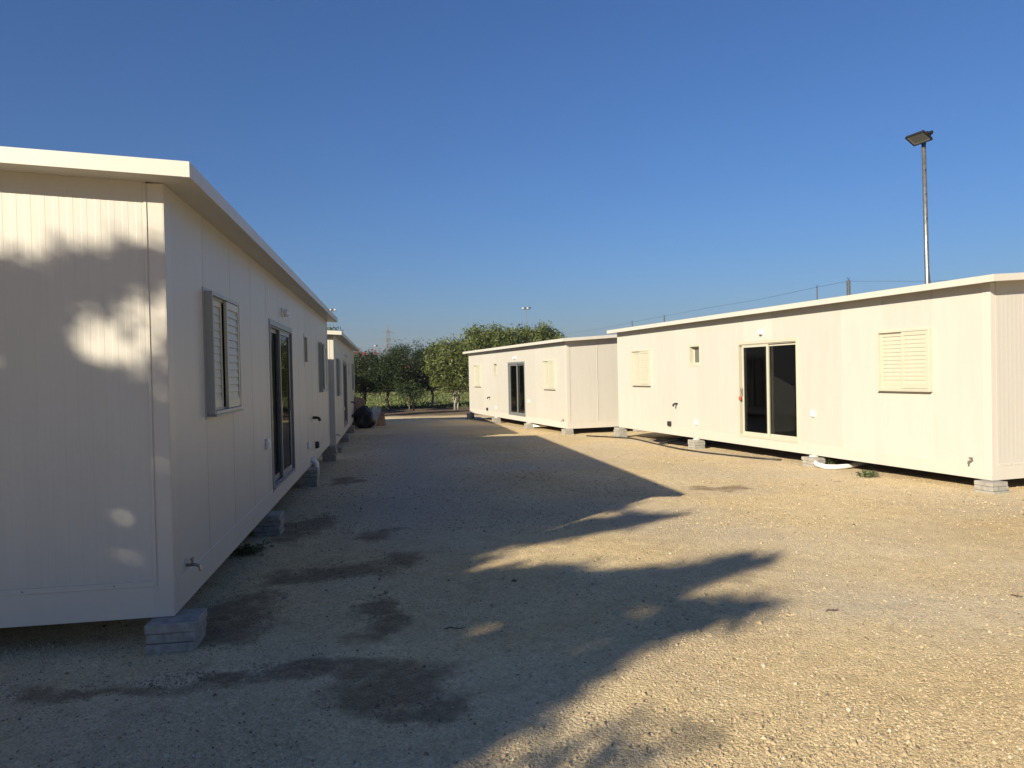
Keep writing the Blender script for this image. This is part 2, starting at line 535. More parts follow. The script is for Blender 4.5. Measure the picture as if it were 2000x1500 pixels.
def wall_sheet_with_holes(s, y, holes, z0, z1, u0, u1, flip=False):
    m = MB(s)
    us = sorted(set([u0, u1] + [e for h in holes for e in h[1:3]]))
    zs = sorted(set([z0, z1] + [e for h in holes for e in h[3:5]]))
    for a, b in zip(us[:-1], us[1:]):
        for c, d in zip(zs[:-1], zs[1:]):
            um, zm = (a + b) / 2, (c + d) / 2
            if not any(h[1] < um < h[2] and h[3] < zm < h[4] for h in holes):
                m.quad((a, y, c), (b, y, c), (b, y, d), (a, y, d))
    return m

SLAT = {}
def slat_mesh(s, w):
    key = (s, round(w, 3))
    if key not in SLAT:
        # a thin tilted blade: lower edge out, upper edge in
        m = MB(s)
        m.prism([(-0.006, 0.036), (-0.002, 0.037), (0.009, -0.033), (0.004, -0.035)], 0, 0, w)
        SLAT[key] = m.mesh('slat', 'shutter_paint')
    return SLAT[key]

def build_window(s, root, u0, u1, z0, z1, outer_near, parked):
    """surface box frame with two louvred sliding shutters; outer_near: the shutter nearer the camera rides in the outer track"""
    D, t = 0.066, 0.032
    m = MB(s)
    m.box(u0, u0 + 0.022, -0.08, D, z0, z1).box(u1 - 0.022, u1, -0.08, D, z0, z1)
    m.box(u0 + 0.022, u1 - 0.022, -0.08, D, z1 - 0.028, z1).box(u0 + 0.022, u1 - 0.022, -0.08, D + 0.004, z0, z0 + 0.03)
    # track ribs and wall flange
    m.box(u0 + 0.022, u1 - 0.022, 0.030, 0.036, z1 - 0.046, z1 - 0.028).box(u0 + 0.022, u1 - 0.022, 0.030, 0.036, z0 + 0.03, z0 + 0.046)
    m.box(u0 - 0.03, u0, -0.01, 0.006, z0 - 0.03, z1 + 0.03).box(u1, u1 + 0.03, -0.01, 0.006, z0 - 0.03, z1 + 0.03)
    m.box(u0, u1, -0.01, 0.006, z1, z1 + 0.03).box(u0, u1, -0.01, 0.007, z0 - 0.03, z0)
    m.box(u0 - 0.01, u1 + 0.01, 0.006, D + 0.012, z0 - 0.014, z0 - 0.001)
    win = m.build('window', 'aluminium_cream' if s > 0 else 'aluminium_shaded', root, 0.002)  # frames on the shaded cabins are greyer: their shade is put into the colour
    mid = (u0 + u1) / 2
    for near_one in (True, False):
        a, b = (u0 + 0.024, mid + 0.02) if near_one else (mid - 0.02, u1 - 0.024)
        if parked:       # shutters pushed along a little, leaving a gap
            a, b = (a - 0.0, b - 0.05) if near_one else (a + 0.02, b)
        y = 0.049 if near_one == outer_near else 0.014
        zz0, zz1 = z0 + 0.034, z1 - 0.032
        f = MB(s)
        f.box(a, a + 0.042, y - 0.013, y + 0.013, zz0, zz1).box(b - 0.042, b, y - 0.013, y + 0.013, zz0, zz1)
        f.box(a + 0.042, b - 0.042, y - 0.012, y + 0.012, zz0, zz0 + 0.07).box(a + 0.042, b - 0.042, y - 0.012, y + 0.012, zz1 - 0.06, zz1)
        f.build('shutter', 'shutter_paint', win, 0.0015)
        n = 12
        pitch = (zz1 - zz0 - 0.13) / n
        for i in range(n):
            link('slat', slat_mesh(s, round(b - a - 0.086, 3)), win, 0, (a + 0.043, s * y, zz0 + 0.07 + pitch * (i + 0.5)))
    # glass behind the shutters
    MB(s).box(u0 + 0.022, u1 - 0.022, -0.052, -0.047, z0 + 0.03, z1 - 0.028).build('pane', 'tinted_glass', win)
    return win

def build_door(s, root, u0, u1, z0, z1, mat, red):
    m = MB(s)
    fw = 0.036
    m.box(u0, u0 + fw, -0.10, 0.012, z0, z1).box(u1 - fw, u1, -0.10, 0.012, z0, z1)
    m.box(u0 + fw, u1 - fw, -0.10, 0.012, z1 - 0.04, z1).box(u0 + fw, u1 - fw, -0.10, 0.016, z0, z0 + 0.03)
    for y in (-0.012, -0.050, -0.088):                    # track ribs
        m.box(u0 + fw, u1 - fw, y, y + 0.005, z0 + 0.03, z0 + 0.045).box(u0 + fw, u1 - fw, y, y + 0.005, z1 - 0.058, z1 - 0.04)
    m.box(u0 - 0.03, u0, -0.01, 0.008, z0 - 0.02, z1 + 0.03).box(u1, u1 + 0.03, -0.01, 0.008, z0 - 0.02, z1 + 0.03).box(u0, u1, -0.01, 0.008, z1, z1 + 0.03)
    door = m.build('sliding_door', mat, root, 0.002)
    mid = (u0 + u1) / 2
    for a, b, y in ((u0 + 0.03, mid + 0.02, -0.066), (mid - 0.045, u1 - 0.12, -0.028)):
        zz0, zz1 = z0 + 0.034, z1 - 0.044
        f = MB(s)
        f.box(a, a + 0.05, y - 0.014, y + 0.014, zz0, zz1).box(b - 0.05, b, y - 0.014, y + 0.014, zz0, zz1)
        f.box(a + 0.05, b - 0.05, y - 0.013, y + 0.013, zz0, zz0 + 0.075).box(a + 0.05, b - 0.05, y - 0.013, y + 0.013, zz1 - 0.062, zz1)
        f.build('sash', mat, door, 0.0015)
        MB(s).box(a + 0.048, b - 0.048, y - 0.003, y + 0.003, zz0 + 0.073, zz1 - 0.06).build('pane', 'tinted_glass', door)
        MB(s).box(b - 0.034, b - 0.016, y + 0.014, y + 0.032, 1.05, 1.22).build('handle', 'aluminium_grey', door, 0.002)
    # stiles of the insect screen parked behind the glass
    for a, y in ((mid - 0.12, -0.092), (mid + 0.045, -0.045), (u1 - 0.235, -0.045)):
        MB(s).box(a, a + 0.03, y, y + 0.008, z0 + 0.11, z1 - 0.11).build('screen_stile', 'screen_alu', door)
    if red:
        k = MB(s)
        uu = u1 - 0.078
        k.lathe((uu, 0.0, 0.99), (0, 1, 0), [(0.02, 0), (0.045, 0.006), (0.045, 0.02), (0.02, 0.026)], 8)
        k.tube([(uu, 0.008, 1.03), (uu - 0.02, 0.01, 1.1), (uu + 0.005, 0.008, 1.17), (uu - 0.015, 0.004, 1.22)], 0.006, 5)
        k.build('key_tag', 'red_tag', door)
    return door

def build_cabin(key, label, door_mat, outer_near, parked, red=False, drain=False):
    x, y, z, yaw, s = CABINS[key]
    root = empty('prefab_cabin', (x, y, z), math.pi / 2 - yaw)
    tag(root, label, 'cabin', 'prefab cabins along the yard')
    # lane-side wall panels
    edges = [0.095] + [0.95 + 0.94 * i for i in range(11)] + [L - 0.095]
    for a, b in zip(edges[:-1], edges[1:]):
        full = [h for h in OPEN if h[1] < a + 0.02 and h[2] > b - 0.02]          # an opening as wide as the panel cuts it in two
        for lo, hi in ([(0.2, H)] if not full else [(0.2, full[0][3]), (full[0][4], H)]):
            if hi - lo > 0.03:
                lane_panel(s, a + 0.001, b - 0.001, OPEN, lo, hi).build('wall_panel', 'wall_paint', root)
    # near end wall panels
    e = [0.095, 1.05, 2.0, W - 2.0, W - 1.05, W - 0.095]
    for a, b in zip(e[:-1], e[1:]):
        end_panel(s, a + 0.001, b - 0.001, 0.0, -1).build('wall_panel', 'wall_paint', root)
    # far end and rear
    far = MB(s)
    far.add([(L, -0.11, 0.2), (L, -W + 0.11, 0.2), (L, -W + 0.11, zt(-W + 0.11)), (L, -W / 2, zt(-W / 2)), (L, -0.11, zt(-0.11))], [(0, 1, 2, 3, 4)])
    far.build('far_end_wall', 'wall_paint', root)
    rear_holes = [('window', 1.3, 2.3, 1.2, 2.15), ('window', 8.2, 9.2, 1.2, 2.15)]
    wall_sheet_with_holes(s, -W, rear_holes, 0.2, H, 0.11, L - 0.11).build('rear_wall', 'wall_paint', root)
    for h in rear_holes:
        g = MB(s)
        g.box(h[1], h[1] + .04, -W - .01, -W + .09, h[3], h[4]).box(h[2] - .04, h[2], -W - .01, -W + .09, h[3], h[4])
        g.box(h[1] + .04, h[2] - .04, -W - .01, -W + .09, h[3], h[3] + .04).box(h[1] + .04, h[2] - .04, -W - .01, -W + .09, h[4] - .04, h[4])
        rw = g.build('rear_window', 'aluminium_cream', root)
        MB(s).box(h[1] + .04, h[2] - .04, -W + .03, -W + .036, h[3] + .04, h[4] - .04).build('pane', 'tinted_glass', rw)
    # lining, floor, ceiling, partitions
    lin = wall_sheet_with_holes(s, -0.085, OPEN, 0.18, 2.60, 0.09, L - 0.09)
    m2 = wall_sheet_with_holes(s, -W + 0.085, rear_holes, 0.18, 2.60, 0.09, L - 0.09)
    lin.f += [tuple(i + len(lin.v) for i in f) for f in m2.f]
    lin.v += m2.v
    for u in (0.09, L - 0.09):
        lin.quad((u, -0.085, 0.18), (u, -W + 0.085, 0.18), (u, -W + 0.085, 2.6), (u, -0.085, 2.6))
    lin.build('wall_lining', 'lining', root)
    MB(s).box(0.06, L - 0.06, -W + 0.06, -0.088, 2.60, 2.64).build('ceiling_panel', 'lining', root)
    MB(s).box(0.03, L - 0.03, -W + 0.03, -0.103, 0.12, 0.19).build('floor_deck', 'floor_vinyl', root)
    for u in (6.25, 2.75):
        MB(s).box(u, u + 0.07, -W + 0.086, -1.05, 0.19, 2.6).box(u, u + 0.07, -1.05, -0.086, 2.12, 2.6).build('partition', 'lining', root)
    MB(s).box(6.238, 6.25, -W + 0.09, -1.25, 0.19, 0.27).build('skirting', 'lining', root)
    # base rails (steel channel faced with sheet), cap strip, corner trims
    r = MB(s)
    r.box(0, L, -0.10, 0.004, 0.0, 0.205).build('base_rail', 'trim_paint', root, 0.003)
    MB(s).box(-0.005, 0.0, -W, 0.003, 0.0, 0.195).box(0.0005, 0.10, -W + 0.001, -0.101, 0.001, 0.19).build('base_rail', 'trim_paint', root)
    MB(s).box(-0.009, 0.0, -W + 0.11, -0.11, 0.196, 0.232).build('cap_strip', 'trim_paint', root, 0.002)
    for k in range(9):
        MB(s).lathe((-0.009, -0.35 - k * 0.53, 0.214), (-1, 0, 0), [(0.006, 0), (0.006, 0.002), (0.003, 0.004)], 6).build('screw', 'aluminium_grey', root)
    MB(s).box(L - 0.1, L + 0.005, -W, 0.0035, 0.001, 0.2).box(0.1, L - 0.1, -W - 0.004, -W + 0.1, 0.001, 0.2).build('base_rail', 'trim_paint', root)
    for uu, sg in ((0.0, 1), (L, -1)):
        for vv, vs in ((0.0, -1), (-W, 1)):
            c = MB(s)
            top = H - 0.002
            a, b = sorted((uu - sg * 0.007, uu + sg * 0.115))
            v0, v1 = sorted((vv - vs * 0.0065, vv - vs * 0.0))
            c.box(a, b, v0, v1, 0.06, top)
            a, b = sorted((uu - sg * 0.0065, uu))
            v0, v1 = sorted((vv + vs * 0.0002, vv + vs * 0.115))
            c.box(a, b, v0, v1, 0.06, top)
            c.build('corner_trim', 'trim_paint', root, 0.0015)
    # chassis beams under the floor
    ch = MB(s)
    for v in (-0.5, -W / 2, -W + 0.5):
        ch.box(0.1, L - 0.1, v - 0.05, v + 0.05, 0.0, 0.115)
    for i in range(9):
        u = 0.6 + i * (L - 1.2) / 8
        ch.box(u - 0.03, u + 0.03, -W + 0.1, -0.1, 0.04, 0.118)
    ch.build('chassis', 'chassis', root)
    # roof: two shallow slopes, closed underside
    e0, e1 = -OVE + 0.022, L + OVE - 0.022
    v0, v1 = OVS - 0.022, -W - OVS + 0.022
    rp = [(v0, zt(v0)), (v0, zt(v0) + HF - 0.004), (-W / 2, zt(-W / 2) + HF + 0.002), (v1, zt(v0) + HF - 0.004), (v1, zt(v0)), (-W / 2, zt(-W / 2))]
    roof = MB(s).prism(rp, 0, e0, e1).build('roof', 'roof_paint', root)
    zb = H - SL * OVS
    cuts = [-OVE, 0.04, 4.0, 8.0, L - 0.04, L + OVE]
    for a, b in zip(cuts[:-1], cuts[1:]):
        f = MB(s)
        f.box(a + 0.0006, b - 0.0006, OVS - 0.02, OVS, zb - 0.006, zb + HF).box(a + 0.0006, b - 0.0006, OVS - 0.045, OVS - 0.02, zb - 0.0055, zb + 0.0001)
        f.build('fascia_board', 'trim_paint', roof, 0.0015)
    MB(s).box(-OVE, L + OVE, -W - OVS, -W - OVS + 0.02, zb - 0.006, zb + HF).build('fascia_board', 'trim_paint', roof)
    for u0, u1 in ((-OVE - 0.001, -OVE + 0.02), (L + OVE - 0.02, L + OVE + 0.001)):
        for (va, vb) in ((OVS - 0.0005, -W / 2), (-W / 2, -W - OVS + 0.0005)):
            za, zc = (zt(va) if va > 0 else zt(-W / 2)), (zt(-W / 2) if vb > -W else zb)
            g = MB(s)
            g.prism([(va, za - 0.006), (va, za + HF + 0.001), (vb, zc + HF + 0.001), (vb, zc - 0.006)], 0, u0, u1)
            g.build('fascia_board', 'trim_paint', roof, 0.0015)
    # openings
    for kind, u0, u1, z0, z1 in OPEN:
        if kind == 'window':
            build_window(s, root, u0, u1, z0, z1, outer_near, parked)
        elif kind == 'door':
            build_door(s, root, u0, u1, z0, z1, door_mat, red)
        else:
            m = MB(s)
            m.box(u0, u0 + 0.02, -0.15, 0.004, z0, z1).box(u1 - 0.02, u1, -0.15, 0.004, z0, z1)
            m.box(u0 + 0.02, u1 - 0.02, -0.15, 0.004, z0, z0 + 0.02).box(u0 + 0.02, u1 - 0.02, -0.15, 0.004, z1 - 0.02, z1)
            m.box(u0 - 0.035, u0, -0.01, 0.006, z0 - 0.05, z1 + 0.03).box(u1, u1 + 0.035, -0.01, 0.006, z0 - 0.05, z1 + 0.03)
            m.box(u0, u1, -0.01, 0.006, z1, z1 + 0.03).box(u0, u1, -0.01, 0.006, z0 - 0.05, z0)
            w = m.build('bathroom_window', 'aluminium_cream', root, 0.0015)
            f = MB(s)
            f.box(u0 + 0.021, u0 + 0.05, -0.145, -0.12, z0 + 0.021, z1 - 0.021).box(u1 - 0.05, u1 - 0.021, -0.145, -0.12, z0 + 0.021, z1 - 0.021)
            f.box(u0 + 0.05, u1 - 0.05, -0.144, -0.121, z0 + 0.021, z0 + 0.05).box(u0 + 0.05, u1 - 0.05, -0.144, -0.121, z1 - 0.05, z1 - 0.021)
            f.build('sash', 'aluminium_cream', w)
            MB(s).box(u0 + 0.048, u1 - 0.048, -0.135, -0.13, z0 + 0.048, z1 - 0.048).build('pane', 'frosted_glass', w)
    # wall lamp over the door
    lb = MB(s).lathe((5.03, 0, 2.36), (0, 1, 0), [(0.06, -0.004), (0.063, 0.016), (0.05, 0.024)], 16).build('wall_lamp', 'white_plastic', root, 0, True)
    MB(s).lathe((5.03, 0.028, 2.36), (0, 1, -0.25), [(0.046, 0), (0.05, 0.025), (0.042, 0.05), (0.024, 0.068), (0.0, 0.073)], 16).build('lamp_globe', 'lamp_glass', lb, 0, True)
    # sockets, pipe stub, outlet box, tap
    for u, zz in ((3.55, 0.77), (7.55, 0.38)):
        k = MB(s).box(u - 0.045, u + 0.045, 0.001, 0.035, zz - 0.06, zz + 0.06).build('socket_box', 'white_plastic', root, 0.006)
        MB(s).box(u - 0.036, u + 0.036, 0.035, 0.046, zz - 0.048, zz + 0.03).build('socket_lid', 'white_plastic', k, 0.004)
    MB(s).tube([(8.42, -0.01, 0.79), (8.42, 0.07, 0.79), (8.415, 0.11, 0.775), (8.41, 0.125, 0.73)], 0.026, 10).build('drain_stub', 'black_plastic', root, 0, True)
    ob = MB(s).box(8.72, 8.84, 0.001, 0.055, 0.215, 0.335).build('outlet_box', 'black_plastic', root, 0.006)
    MB(s).box(8.73, 8.83, 0.055, 0.066, 0.225, 0.325).build('outlet_lid', 'black_plastic', ob, 0.003)
    t = MB(s)
    t.tube([(0.29, 0.0, 0.25), (0.29, 0.055, 0.25), (0.29, 0.085, 0.24), (0.29, 0.095, 0.205)], 0.011, 8)
    t.tube([(0.29, 0.04, 0.25), (0.29, 0.04, 0.29)], 0.008, 6).box(0.262, 0.318, 0.034, 0.046, 0.286, 0.296)
    t.build('tap', 'tap_metal', root)
    if drain:
        MB(s).tube([(7.98, -0.06, 0.10), (7.98, 0.05, 0.08), (7.98, 0.085, 0.03), (7.98, 0.09, -0.17)], 0.048, 12).build('waste_pipe', 'pipe_white', root, 0, True)
    return root

NAMES = {'shaded_near': 'the tree-shadowed cabin', 'shaded_far': 'the rubbish-heap cabin',
         'sunlit_near': 'the floodlight cabin', 'sunlit_far': 'the pinkish-ended cabin'}
build_cabin('shaded_near', 'cream prefab cabin with leafy tree shadow across its ribbed end wall', 'aluminium_grey', False, True, drain=True)  # grey on both shaded cabins' door frames is cream with shade put in
build_cabin('shaded_far', 'cream prefab cabin in shade with the rubbish heap against its far end', 'aluminium_grey', False, True)
build_cabin('sunlit_near', 'sunlit cream prefab cabin in front of the tall floodlight pole', 'aluminium_cream', True, False, red=True)
build_cabin('sunlit_far', 'sunlit cream prefab cabin with pinkish end wall before the bushy trees', 'aluminium_grey', True, False)

# piers of stacked slabs
def cab_to_world(key, u, v):
    x, y, z, yaw, s = CABINS[key]
    sd = -s                                   # shaded cabins open to +x, sunlit to -x
    du, dv = (math.sin(yaw), math.cos(yaw)), (math.cos(yaw) * sd, -math.sin(yaw) * sd)
    return x + u * du[0] + v * dv[0], y + u * du[1] + v * dv[1], z

def pier(key, u, v, where, hu=0.29, hv=0.29, shim=0.0):
    x, y, z = cab_to_world(key, u, v)
    g = float(gz(x, y)) - 0.03
    _, _, _, yaw, s = CABINS[key]
    top = z - 0.002 - shim
    n = max(3, int(math.ceil((top - g) / 0.062)))
    base = top - n * 0.062
    root = empty('block_pier', (x, y, base), math.pi / 2 - yaw)
    tag(root, 'concrete slab pier under ' + where + ' of ' + NAMES[key], 'block pier', 'concrete piers under the cabins')
    mat = 'concrete' if s < 0 else 'concrete_sunlit'  # shaded and sunlit copies of one concrete, the light put into the colour
    for i in range(n):
        j = 0.008
        a, b = hu / 2 + random.uniform(-j, j), hv / 2 + random.uniform(-j, j)
        dx, dy = random.uniform(-j, j), random.uniform(-j, j)
        MB().box(-a + dx, a + dx, -b + dy, b + dy, i * 0.062 + 0.0015, (i + 1) * 0.062 - 0.0015).build('concrete_slab', mat, root, 0.005)
    if shim:
        MB().box(-0.05, 0.05, -0.06, 0.06, n * 0.062, n * 0.062 + shim).build('shim', 'sheet_white', root, 0.002)
for key in CABINS:
    sh = CABINS[key][4] < 0
    for u, w_, sm in ((0.0, 'the near corner', 0), (3.55, 'the wall before the door', 0.03), (7.55, 'the wall past the door', 0.03), (11.62, 'the far corner', 0)):
        pier(key, u, 0.01, w_, shim=0.0 if sh else sm)
for key in ('shaded_near', 'sunlit_near', 'sunlit_far'):
    pier(key, 0.0, -W / 2, 'the middle of the end wall')

# ------------------------------------------------------------------ leaves and trees
def leaf_cloud(centres, spread, per, size, flat=0.6, droop=0.0, aspect=0.42, tint_bias=0.0):
    """rhombic leaves round the given clump centres -> verts, faces, tint"""
    c = np.repeat(np.asarray(centres, float), per, axis=0)
    n = len(c)
    sp_ = np.asarray(spread, float) if np.ndim(spread) else np.full(3, spread)
    p = c + rng.normal(0, 1, (n, 3)) * sp_ * np.minimum(1.0, 0.6 + 0.4 * rng.random((n, 1)))
    d = rng.normal(0, 1, (n, 3))
    d[:, 2] = d[:, 2] * flat - droop
    d /= np.linalg.norm(d, axis=1, keepdims=True)
    r = rng.normal(0, 1, (n, 3))
    w = np.cross(d, r)
    w /= np.linalg.norm(w, axis=1, keepdims=True) + 1e-9
    ln = size * (0.65 + 0.7 * rng.random((n, 1)))
    wd = ln * aspect
    v = np.stack([p - d * ln / 2, p + w * wd / 2 + d * ln * 0.05, p + d * ln / 2, p - w * wd / 2 + d * ln * 0.05], 1).reshape(-1, 3)
    f = np.arange(4 * n).reshape(n, 4)
    t = np.clip(rng.normal(0.45 + tint_bias, 0.22, n), 0, 1)
    return v, f, np.repeat(t, 4)

def blob_points(blobs, n, shell=0.55):
    """points in a union of ellipsoids, biased to their outer part"""
    vol = np.array([b[3] * b[4] * b[5] for b in blobs]) ** 0.8
    pick = rng.choice(len(blobs), n, p=vol / vol.sum())
    d = rng.normal(0, 1, (n, 3))
    d /= np.linalg.norm(d, axis=1, keepdims=True)
    r = (shell + (1 - shell) * rng.random((n, 1)))
    r = np.where(rng.random((n, 1)) < 0.14, rng.uniform(1.0, 1.34, (n, 1)), r)         # sprigs that break the outline
    B = np.array(blobs)[pick]
    return B[:, :3] + d * r * B[:, 3:6]

def limbs(m, base, top, r0, targets, bend=0.25):
    base, top = Vector(base), Vector(top)
    pts = [base + (top - base) * t + Vector((random.uniform(-bend, bend), random.uniform(-bend, bend), 0)) * t * (1 - t) * 2 for t in (0, 0.15, 0.35, 0.6, 0.8, 1)]
    m.tube(pts, [r0 * k for k in (1.25, 1.0, 0.9, 0.75, 0.6, 0.3)], 8)
    for t in targets:
        k = random.uniform(0.35, 0.75)
        a = base + (top - base) * k
        t = Vector(t)
        mid = a + (t - a) * 0.5 + Vector((0, 0, 0.12 * (t - a).length))
        m.tube([a, a + (mid - a) * 0.5, mid, t], [r0 * 0.55, r0 * 0.45, r0 * 0.3, r0 * 0.1], 6)

def tree(label, x, y, h_fork, blobs, leaf, clumps, per, size, name='yard_tree', trunk_r=0.06, bark='bark', spread=0.22, droop=0.2, aspect=0.4, flowers=None, stems=1, group='trees beyond the yard', shell=0.5, bias=0.0, flat=0.6):
    z = float(gz(x, y))
    root = empty(name, (x, y, z))
    tag(root, label, 'tree', group)
    bl = [(bx, by, bz, rx, ry, rz_) for bx, by, bz, rx, ry, rz_ in blobs]
    m = MB()
    for k in range(stems):
        ox, oy = (random.uniform(-.25, .25), random.uniform(-.25, .25)) if stems > 1 else (0, 0)
        tgt = [(b[0] + random.uniform(-.4, .4) * b[3], b[1] + random.uniform(-.4, .4) * b[4], b[2] + random.uniform(-.3, .5) * b[5]) for b in bl for _ in range(2)]
        limbs(m, (ox, oy, -0.05), (ox + random.uniform(-.1, .1), oy, h_fork + 0.9), trunk_r, tgt if k == 0 else tgt[:2])
    m.build('trunk', bark, root, 0, True)
    pts = blob_points(bl, clumps, shell)
    v, f, t = leaf_cloud(pts, spread, per, size, flat, droop, aspect, bias)
    me = np_mesh('crown', v, f, leaf, t)
    link('crown', me, root)
    if flowers:
        fv, ff, ft = leaf_cloud(flowers[0], flowers[1], flowers[2], flowers[3], 0.6, 0, 0.7)
        link('blossom', np_mesh('blossom', fv, ff, 'blossom_red', ft), root)
    return root

# the row of young trees at the end of the yard
tree('dark young flame tree with red blossom beside the shaded far cabin', -9.6, 47.5, 1.2,
     [(0.0, 0, 2.3, 1.35, 1.2, 0.95), (-0.7, 0, 1.75, 0.9, 0.9, 0.7), (0.7, 0, 1.7, 0.8, 0.9, 0.6), (0.6, 0, 3.15, 0.8, 0.8, 0.6), (-0.4, 0, 3.2, 0.85, 0.7, 0.55)], 'leaf_dark', 440, 28, 0.17, shell=0.3,
     flowers=([(-0.5, -0.5, 3.72), (-0.2, -0.5, 3.8), (0.15, -0.5, 3.72), (0.65, -0.5, 3.78), (0.95, -0.5, 3.68)], 0.15, 14, 0.13), aspect=0.22)
tree('low bright green feathery tree tucked behind the shaded far cabin roof', -11.3, 50.0, 1.3,
     [(0, 0, 2.9, 0.9, 0.9, 0.8), (0.35, 0, 3.5, 0.5, 0.5, 0.5)], 'leaf_bright', 130, 26, 0.17, aspect=0.2)
tree('dark flame tree with thick dark trunk in the middle of the row', -7.9, 46.6, 1.3,
     [(0.2, 0, 2.4, 1.35, 1.2, 1.05), (0.9, 0, 2.8, 0.95, 0.9, 0.95), (-0.4, -0.2, 1.9, 0.8, 0.8, 0.7), (0.6, 0, 1.75, 0.9, 0.8, 0.6), (0.75, 0, 3.7, 0.75, 0.7, 0.6), (0.2, 0, 3.2, 0.9, 0.8, 0.7)], 'leaf_dark', 460, 28, 0.16, trunk_r=0.10, shell=0.3,
     flowers=([(1.35, -0.9, 2.75)], 0.08, 12, 0.10), aspect=0.24)
tree('broad dark tree with a thin dead spike rising from its top', -6.9, 49.5, 1.2,
     [(0.0, 0, 2.5, 1.3, 1.1, 1.1), (0.7, 0, 3.45, 0.8, 0.7, 0.6), (-0.6, 0, 3.5, 0.75, 0.7, 0.6), (0.3, 0, 1.7, 1.0, 0.9, 0.6), (0.55, 0, 4.25, 0.13, 0.13, 0.45)], 'leaf_dark', 430, 28, 0.16, aspect=0.3, shell=0.3)
tree('glossy dark leaved tree with pale trunk next to the bushy light tree', -5.6, 51.0, 1.5,
     [(0.0, 0, 2.6, 1.0, 1.0, 1.1), (0.35, 0, 3.6, 0.7, 0.7, 0.6), (-0.3, 0, 3.3, 0.6, 0.6, 0.6), (-0.3, 0, 1.95, 0.85, 0.8, 0.65)], 'leaf_dark', 360, 28, 0.19, shell=0.3, trunk_r=0.085, bark='bark_pale', aspect=0.5)
tree('small palm-like sapling with drooping fronds under the dark trees', -6.3, 45.6, 0.6,
     [(0.0, 0, 1.25, 0.75, 0.6, 0.35), (0.3, -0.2, 1.0, 0.7, 0.4, 0.35), (-0.4, -0.1, 1.45, 0.5, 0.5, 0.3)], 'leaf_dark', 90, 20, 0.24, trunk_r=0.05, droop=0.7, aspect=0.14, stems=2)
tree('slim sapling with sparse leaves between the dark trunks', -9.3, 52.0, 1.0, [(0, 0, 1.7, 0.5, 0.5, 0.5)], 'leaf_mid', 40, 18, 0.15, trunk_r=0.03)
tree('thin pale-leaved sapling at the field edge beside the thick trunk', -8.1, 55.0, 1.0, [(0.0, 0, 1.6, 0.6, 0.6, 0.6)], 'leaf_mid', 45, 18, 0.15, trunk_r=0.035)
tree('bushy light green tree with pale stems at the corner of the pinkish-ended cabin', -3.6, 46.5, 1.4,
     [(0.0, 0, 2.9, 1.55, 1.4, 1.3), (-0.9, 0, 3.0, 0.95, 1.0, 1.0), (0.9, 0, 3.6, 1.1, 1.1, 0.9), (-0.5, 0, 3.9, 0.8, 0.8, 0.5), (-0.2, 0, 2.0, 1.3, 1.0, 0.8), (-1.6, -0.1, 3.55, 0.3, 0.3, 0.16)],
     'leaf_mid', 520, 28, 0.20, trunk_r=0.06, bark='bark_pale', stems=3, droop=0.6, aspect=0.34, bias=0.08)
tree('tall leafy tree with a long branch over the cabin roof ridge', -1.3, 45.0, 1.8,
     [(0.0, 0, 3.6, 1.5, 1.4, 1.4), (-1.1, 0, 4.7, 0.5, 0.4, 0.22), (-0.6, 0, 4.45, 0.5, 0.4, 0.25), (0.3, 0, 4.55, 0.7, 0.7, 0.5), (1.0, 0, 4.1, 0.9, 0.9, 0.8)],
     'leaf_mid', 420, 28, 0.21, trunk_r=0.10, droop=0.7, aspect=0.32, bias=0.03)
tree('tall leafy tree with airy crown furthest along behind the cabin roof', 1.5, 46.5, 1.8,
     [(0.0, 0, 3.7, 1.6, 1.4, 1.3), (-0.6, 0, 4.7, 0.6, 0.5, 0.4), (0.5, 0, 4.75, 0.6, 0.6, 0.4), (1.25, 0, 4.4, 0.5, 0.5, 0.4), (1.7, 0, 3.9, 0.35, 0.4, 0.3), (0.9, 0, 3.6, 1.0, 1.0, 0.8)],
     'leaf_mid', 380, 28, 0.21, trunk_r=0.10, droop=0.7, aspect=0.32)
tree('drooping leafy tree peeping between the two shaded cabins', -9.5, 36.5, 2.0,
     [(0.0, 0, 3.3, 1.2, 1.2, 1.1), (0.62, 0, 4.25, 0.35, 0.4, 0.25), (0.5, 0, 3.7, 0.4, 0.4, 0.3), (0.1, 0, 2.2, 1.0, 1.1, 0.8)], 'leaf_dark', 240, 22, 0.20, trunk_r=0.09, droop=0.9, aspect=0.26, spread=0.16, group=None)
for hx, hy, lab in ((-12.2, 38.5, 'unseen leafy tree added behind the cabin with the tree shadow'), (-14.8, 41.0, 'unseen leafy tree added furthest behind the shaded cabins'), (-11.9, 43.0, 'unseen leafy tree added between the hidden trees and the flame tree')):
    tree(lab, hx, hy, 1.2, [(0.0, 0, 2.5, 1.5, 1.5, 1.2), (0.5, 0, 1.5, 1.1, 1.2, 0.8), (-0.4, 0, 3.3, 0.9, 0.9, 0.6)], 'leaf_dark', 260, 22, 0.22, trunk_r=0.09, aspect=0.34, spread=0.2)  # out of sight, added to throw shade on the soil and young trees

